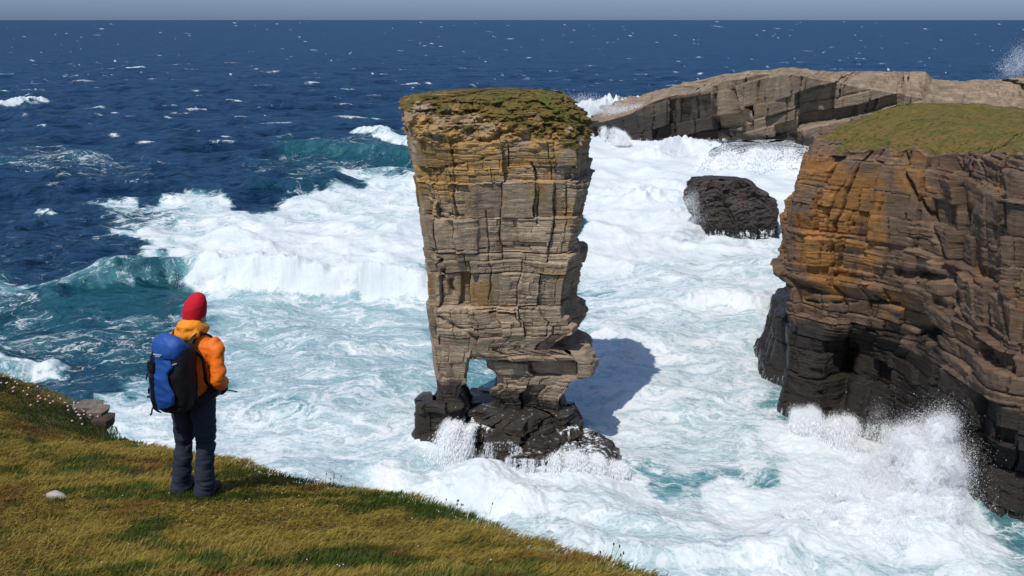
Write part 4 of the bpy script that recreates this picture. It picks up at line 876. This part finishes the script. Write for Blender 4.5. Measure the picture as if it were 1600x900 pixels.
# the body is the top-level object: origin at the feet, turned with the figure
pers.location = (PX0, PY0, PZ0)
co = np.empty(len(pers.data.vertices)*3); pers.data.vertices.foreach_get('co', co); co = loc2w(co.reshape(-1, 3), (0, 0, 0)); pers.data.vertices.foreach_set('co', co.ravel()); pers.data.update()
tag(pers, 'hiker in red beanie, orange jacket and dark trousers on the grassy brink, seen from behind', 'person')
def wrj(co):
    x, y, z = co.T; r = np.abs(x)
    return ((fbm3(x*7, y*7, z*15, 3, 5)-.5)*.034+(fbm3(x*16+z*6, y*16, z*24, 2, 6)-.5)*.016)*sst(1.56, 1.45, z)
sh = [tube(spline([(0, 0, .90, .19, .15), (0, 0, .93, .198, .155), (0, 0, 1.0, .195, .15), (0, -.005, 1.15, .19, .145), (0, -.01, 1.32, .215, .15), (0, -.012, 1.42, .212, .125), (0, -.01, 1.49, .14, .095), (0, 0, 1.56, .082, .08)]), 28)]
for s in (-1, 1):
    a = [(x, y, z, ra+.017, rb+.017) for x, y, z, ra, rb in arm(s)[:-4]]; sh.append(tube(a, 18))
fuse('jacket', sh, jm, pers, .0095, 3, wrj)
hd_ = []
for k in range(14):
    a = math.radians(-30-120*k/13*1.0) if False else math.radians(150+240*k/13); hd_.append((math.cos(a)*.088, math.sin(a)*.092-.0, 1.555-.035*math.sin(a)*1.0, .042+.014*max(0, -math.sin(a)), .046+.016*max(0, -math.sin(a))))
fuse('hood', [tube(hd_, 14, (0, 0, 1)), ell((0, -.095, 1.53), (.125, .07, .075)), ell((0, -.12, 1.585), (.09, .045, .045))], jh, pers, .0085, 3, lambda co: (fbm3(co[:, 0]*18, co[:, 1]*18, co[:, 2]*18, 3, 9)-.5)*.03)
def wrt(co):
    x, y, z = co.T; k = sst(1.0, .85, z)
    f = (fbm3(x*6+z*5, y*6, z*20, 3, 12)-.5); f2 = fbm3(x*5, y*5, z*34+x*12, 2, 13)-.5
    return k*(f*.028+f2*.022*(np.exp(-((z-.5)/.12)**2)+np.exp(-((z-.16)/.12)**2)*1.4+.35))
sh = [tube(spline([(0, 0, 1.02, .16, .125), (0, -.005, .93, .175, .135), (0, -.005, .86, .17, .125)]), 24)]
for s in (-1, 1): sh.append(tube(spline([(s*.09, -.005, .92, .105, .125), (s*.103, 0, .78, .104, .118), (s*.112, .012, .52, .080, .090), (s*.117, -.005, .34, .076, .088), (s*.122, -.01, .16, .078, .092), (s*.125, -.012, .065, .088, .104), (s*.125, -.012, .025, .084, .10)]), 20))
fuse('trousers', sh, tm, pers, .0095, 3, wrt)
for s in (-1, 1):
    yw = s*-.15
    b = fuse('boot', [tube(spline([(s*.12, -.07, .06, .045, .05), (s*.12, -.02, .065, .052, .058), (s*.125, .08, .05, .052, .046), (s*.13, .17, .035, .045, .032), (s*.13, .205, .03, .02, .02)]), 16, (1, 0, 0)), tube([(s*.12, -.03, .05, .052, .058), (s*.12, -.03, .16, .05, .056)], 16)], boot, pers, .008, 2)
    V, f = tube([(s*.122, -.115, .012, .02, .012), (s*.122, -.08, .012, .046, .014), (s*.125, .05, .012, .052, .014), (s*.13, .17, .012, .048, .014), (s*.13, .222, .012, .02, .012)], 14, (1, 0, 0), 3)
    o = fuse('sole', [(V, f)], sole_m, pers, .007, 0); wm = o.matrix_world.copy(); o.parent = b
def bz_(co):
    x, y, z = co.T; return (fbm3(x*10, y*10, z*26, 3, 22)-.5)*.008+np.sin((np.arctan2(y-.01, x))*46)*.0009
bean = [tube(spline([(0, .0, 1.635, .088, .100), (0, .005, 1.70, .093, .108), (0, .0, 1.76, .086, .100), (0, -.010, 1.805, .066, .078), (0, -.018, 1.830, .034, .04)]), 26)]
bean = [(turn([(x, y, z+.28*(y)+.005) for x, y, z in v]), f) for v, f in bean]
fuse('beanie', bean, bm_, pers, .008, 3, bz_)
# ------------------------------------------------------------------ backpack
pk = tag(empty('backpack', (PX0, PY0, PZ0+.9)), 'large blue and black rucksack carried on the hiker back', 'backpack')
def pd(z): return np.interp(z, [.84, .90, 1.0, 1.2, 1.38, 1.50, 1.56], [.060, .115, .135, .140, .128, .10, .05])
def pw(z): return np.interp(z, [.84, .90, 1.0, 1.2, 1.38, 1.50, 1.56], [.10, .155, .172, .168, .165, .14, .08])
def pc(z): return np.interp(z, [.84, 1.2, 1.56], [-.275, -.305, -.285])
def bw(co): x, y, z = co.T; return (fbm3(x*9, y*9, z*9, 3, 33)-.5)*.022
zz_ = np.linspace(.84, 1.44, 14)
fuse('pack_body', [tube([(.01, pc(z)+.02, z, pw(z)+.008, pd(z)+.02) for z in zz_], 30, (0, 1, 0), 2.8)], km, pk, .009, 3, bw)
fuse('lid', [tube(spline([(-.02, -.315, 1.37, .155, .130), (-.015, -.315, 1.41, .168, .148), (-.01, -.30, 1.455, .165, .142), (-.005, -.285, 1.49, .145, .12), (0, -.27, 1.512, .09, .075)]), 30, (0, 1, 0), 2.6), ell((-.05, -.425, 1.385), (.075, .045, .075))], blm, pk, .009, 3, lambda co: (fbm3(co[:, 0]*12, co[:, 1]*12, co[:, 2]*12, 3, 35)-.5)*.024)
def panel(name, zr, half, off, mat, thick=.008, wr=None, parent=pk, mid=0.0, n=40):
    """a sewn panel that follows the rear face of the pack, half-angle half(z)"""
    Z = np.linspace(*zr, 50); A_ = np.linspace(-1, 1, n); V = []
    for sgn in (0, 1):
        for z in Z:
            for a in A_:
                an = math.radians(-90+mid)+a*half(z); ca, sa = math.cos(an), math.sin(an); ca, sa = math.copysign(abs(ca)**(2/2.8), ca), math.copysign(abs(sa)**(2/2.8), sa)
                edge_ = 1-max(0, abs(a)-.86)/.14; o_ = off-(thick if sgn == 0 else 0)*1.0*0+(thick*edge_ if sgn else -.004)
                o_ += 0 if not sgn else (float(fbm2(np.array([a*3+z*7]), np.array([z*16]), 2, 37)[0])-.5)*.016*edge_
                V.append((ca*(pw(z)+o_), pc(z)+sa*(pd(z)+o_), z))
    q = grid_faces(50, n); b = 50*n; F1 = np.vstack([q[:, ::-1], q+b])
    return mesh_obj(name, loc2w(np.array(V)), F1, mat, parent, True)
panel('front_pocket', (.90, 1.36), lambda z: float(np.interp(z, [.90, .97, 1.06, 1.15, 1.24, 1.30, 1.36], [.30, .90, .97, .72, .64, .90, .75])), .024, blm, .016, mid=-24)
panel('bottom_patch', (.85, .93), lambda z: 1.25, .004, km, .010)
panel('strap', (.86, 1.42), lambda z: .13, .044, km, .007, mid=-22)
bk = panel('buckle', (1.26, 1.34), lambda z: .20, .052, simple_mat('buckle_plastic', (.006, .006, .007), .35), .014, mid=-22)
# pale label on the lid: two short lines of small lettering, unreadable at this size, and a reflective piping stroke
lt = simple_mat('label_print', (.62, .66, .70), .6)
def dash(name, pts, w_, mat, par):
    P = np.array(pts); V = [];
    for x, y, z in P: V += [(x, y, z-w_), (x, y, z+w_), (x, y+.004, z+w_), (x, y+.004, z-w_)]
    Fc = []
    for i in range(len(P)-1):
        for k in range(4): a = 4*i+k; b = 4*i+(k+1) % 4; Fc.append((a, b, b+4, a+4))
    Fc += [(3, 2, 1, 0), (4*len(P)-4, 4*len(P)-3, 4*len(P)-2, 4*len(P)-1)]
    return mesh_obj(name, loc2w(np.array(V, float)), np.array(Fc), mat, par, False)
for zl, x0_, x1_, stp in ((1.408, -.085, .0, .0115), (1.394, -.06, -.015, .010)):
    x = x0_
    while x < x1_: dash('lettering', [(x, -.474+abs(x+.05)*.10, zl), (x+stp*.62, -.474+abs(x+.05)*.10, zl)], .0042 if stp > .011 else .003, lt, pk); x += stp
dash('piping', [(.098, -.437, 1.325), (.125, -.415, 1.332), (.152, -.375, 1.340)], .0045, simple_mat('reflective_piping', (.7, .7, .7), .5), pk)
def web(name, pts, ra, rb, mat=km, parent=pk, ref=(1, 0, 0)):
    q = spline([(*p, ra, rb) for p in pts], 5); V, f = tube(q, 10, ref, 3.5); return fuse(name, [(V, f)], mat, parent, .0065, 1)
for s in (-1, 1):
    web('shoulder_strap', [(s*.07, -.20, 1.42), (s*.09, -.12, 1.50), (s*.11, -.02, 1.515), (s*.12, .075, 1.45), (s*.12, .12, 1.36), (s*.14, .125, 1.22), (s*.185, .06, 1.12), (s*.20, -.06, 1.03), (s*.16, -.18, .95)], .010, .028)
    web('hip_belt', [(s*.12, -.22, .93), (s*.19, -.12, .96), (s*.225, .0, .985), (s*.19, .12, .99), (s*.07, .185, .985), (0, .19, .98)], .014, .036, ref=(0, 0, 1))
    web('side_strap', [(s*.13, -.20, 1.44), (s*.185, -.13, 1.34), (s*.20, -.115, 1.22), (s*.205, -.10, 1.12), (s*.21, -.03, 1.03)], .008, .018)
    web('compression_strap', [(s*.155, -.35, 1.10), (s*.185, -.28, 1.09), (s*.165, -.20, 1.12)], .006, .010, ref=(0, 0, 1))
    web('load_strap', [(s*.10, -.20, 1.50), (s*.11, -.12, 1.545), (s*.12, -.05, 1.545)], .005, .010)
fuse('hip_pouch', [ell((.185, .13, .985), (.060, .065, .065)), ell((.165, .165, .96), (.05, .05, .05))], km, pk, .008, 3, bw)
web('dangling_strap', [(.21, .17, .955), (.24, .20, .94), (.28, .235, .925)], .006, .009)
web('dangling_strap', [(-.15, -.38, 1.30), (-.185, -.40, 1.25), (-.20, -.42, 1.19), (-.215, -.42, 1.15)], .006, .010)
web('dangling_strap', [(-.12, -.39, .93), (-.145, -.42, .90), (-.15, -.43, .855), (-.17, -.43, .835)], .006, .010)
fuse('side_pocket', [ell((-.175, -.30, .98), (.035, .08, .10))], blm, pk, .008, 2, bw)
fuse('side_buckle', [tube([(-.185, -.36, 1.08, .014, .02), (-.215, -.38, 1.05, .016, .022), (-.215, -.38, 1.01, .012, .016)], 10)], km, pk, .007, 1)
fuse('side_buckle', [tube([(-.17, -.37, 1.0, .012, .016), (-.225, -.40, .985, .012, .018)], 10)], km, pk, .007, 1)
k0 = loc2w(np.array([(0, -.17, 1.1)]))[0]-np.array(pk.location)
for o in pk.children:
    if o.name.split('.')[0] in ('pack_body', 'lid', 'front_pocket', 'bottom_patch', 'strap', 'buckle', 'lettering', 'piping', 'dangling_strap', 'side_pocket', 'side_buckle', 'compression_strap') and not (o.name == 'dangling_strap'):
        n = len(o.data.vertices); co = np.empty(n*3); o.data.vertices.foreach_get('co', co); co = (co.reshape(-1, 3)-k0)*(.90, .92, .98)+k0+(.02, 0, .045); o.data.vertices.foreach_set('co', co.ravel()); o.data.update()
# two far figures on the headland
from mathutils.bvhtree import BVHTree
bv = BVHTree.FromObject(hd, bpy.context.evaluated_depsgraph_get())
def far_spot(px, py):
    best = None
    for Yd in np.arange(268, 352, .5):
        x = at_Y(px, py, Yd)[0]; h_ = bv.ray_cast(Vector((x, Yd, 80)), Vector((0, 0, -1)))
        if h_[0] is None: continue
        q_ = to_px(x, Yd, h_[0].z); e_ = abs(q_[1]-py)
        if best is None or e_ < best[0]-.3: best = (e_, x, Yd, h_[0].z)
    return best[1:]
darkc = simple_mat('dark_coat', (.012, .012, .014), .8)
for (a, b, lab, yw, hh) in ((1411, 128, 'left of the two tiny dark-clothed people standing together on the far headland', .5, 1.75), (1418.5, 128, 'right of the two tiny dark-clothed people standing together on the far headland', -.6, 1.85)):
    p = far_spot(a, b); s_h = hh/1.8
    e = fuse('person', body, skin, None, .02, 1, base=(0, 0, 0), yaw=yw, s=s_h); e.location = p
    sh = [tube(spline([(0, 0, .72, .22, .18), (0, 0, 1.0, .215, .17), (0, -.01, 1.35, .24, .17), (0, -.01, 1.5, .12, .10)]), 20), ell((0, -.2, 1.2), (.16, .13, .26)), ell((0, .01, 1.71), (.10, .115, .12))]
    for s in (-1, 1): sh += [tube([(x, y, z, ra+.03, rb+.03) for x, y, z, ra, rb in arm(s)[:-4]], 12), tube(leg(s, 1.25), 12)]
    o = fuse('coat', sh, darkc, None, .025, 1, base=(0, 0, 0), yaw=yw, s=s_h); o.parent = e
    tag(e, lab, 'person')
# ================================================================== LIGHT, SKY, CAMERA
w = bpy.data.worlds.new('World'); bpy.context.scene.world = w; w.use_nodes = True
nt = w.node_tree; bg = nt.nodes['Background']
sky = nt.nodes.new('ShaderNodeTexSky'); sky.sky_type = 'NISHITA'; sky.sun_disc = False
SUN = Vector((-.37, -.64, 1.12)).normalized()
sky.sun_elevation = math.asin(SUN.z); sky.sun_rotation = math.atan2(SUN.x, SUN.y)
sky.altitude = 0; sky.air_density = 1.0; sky.dust_density = .6; sky.ozone_density = 2.0
tint = nt.nodes.new('ShaderNodeMix'); tint.data_type = 'RGBA'; tint.blend_type = 'MULTIPLY'; tint.inputs[0].default_value = 1
gm = nt.nodes.new('ShaderNodeNewGeometry'); sx3 = nt.nodes.new('ShaderNodeSeparateXYZ'); nt.links.new(gm.outputs['Incoming'], sx3.inputs[0])
ab = nt.nodes.new('ShaderNodeMath'); ab.operation = 'ABSOLUTE'; nt.links.new(sx3.outputs[2], ab.inputs[0])
rp = nt.nodes.new('ShaderNodeValToRGB'); nt.links.new(ab.outputs[0], rp.inputs[0]); rp.color_ramp.elements[0].color = (.28, .42, .80, 1); rp.color_ramp.elements[1].color = (.95, .98, 1.05, 1); rp.color_ramp.elements[1].position = .22
nt.links.new(rp.outputs[0], tint.inputs[7]); nt.links.new(sky.outputs[0], tint.inputs[6]); nt.links.new(tint.outputs[2], bg.inputs['Color']); bg.inputs['Strength'].default_value = .12
sl = bpy.data.lights.new('sun', 'SUN'); sl.energy = 3.7; sl.angle = math.radians(.53); sl.color = (1, .95, .87)
so = bpy.data.objects.new('sun', sl); C.objects.link(so); so.rotation_euler = SUN.to_track_quat('Z', 'Y').to_euler(); so.location = (-60, -60, 120)
cd = bpy.data.cameras.new('camera'); cam = bpy.data.objects.new('camera', cd); C.objects.link(cam)
cd.sensor_width = 36; cd.lens = 36*F/1600; cd.clip_end = 200000; cd.clip_start = .1
cam.location = (0, 0, CAMZ); cam.rotation_euler = (math.pi/2-PITCH, 0, 0)
sc = bpy.context.scene; sc.camera = cam
sc.view_settings.view_transform = 'Standard'; sc.view_settings.look = 'None'; sc.view_settings.exposure = 0.0; sc.view_settings.gamma = 1
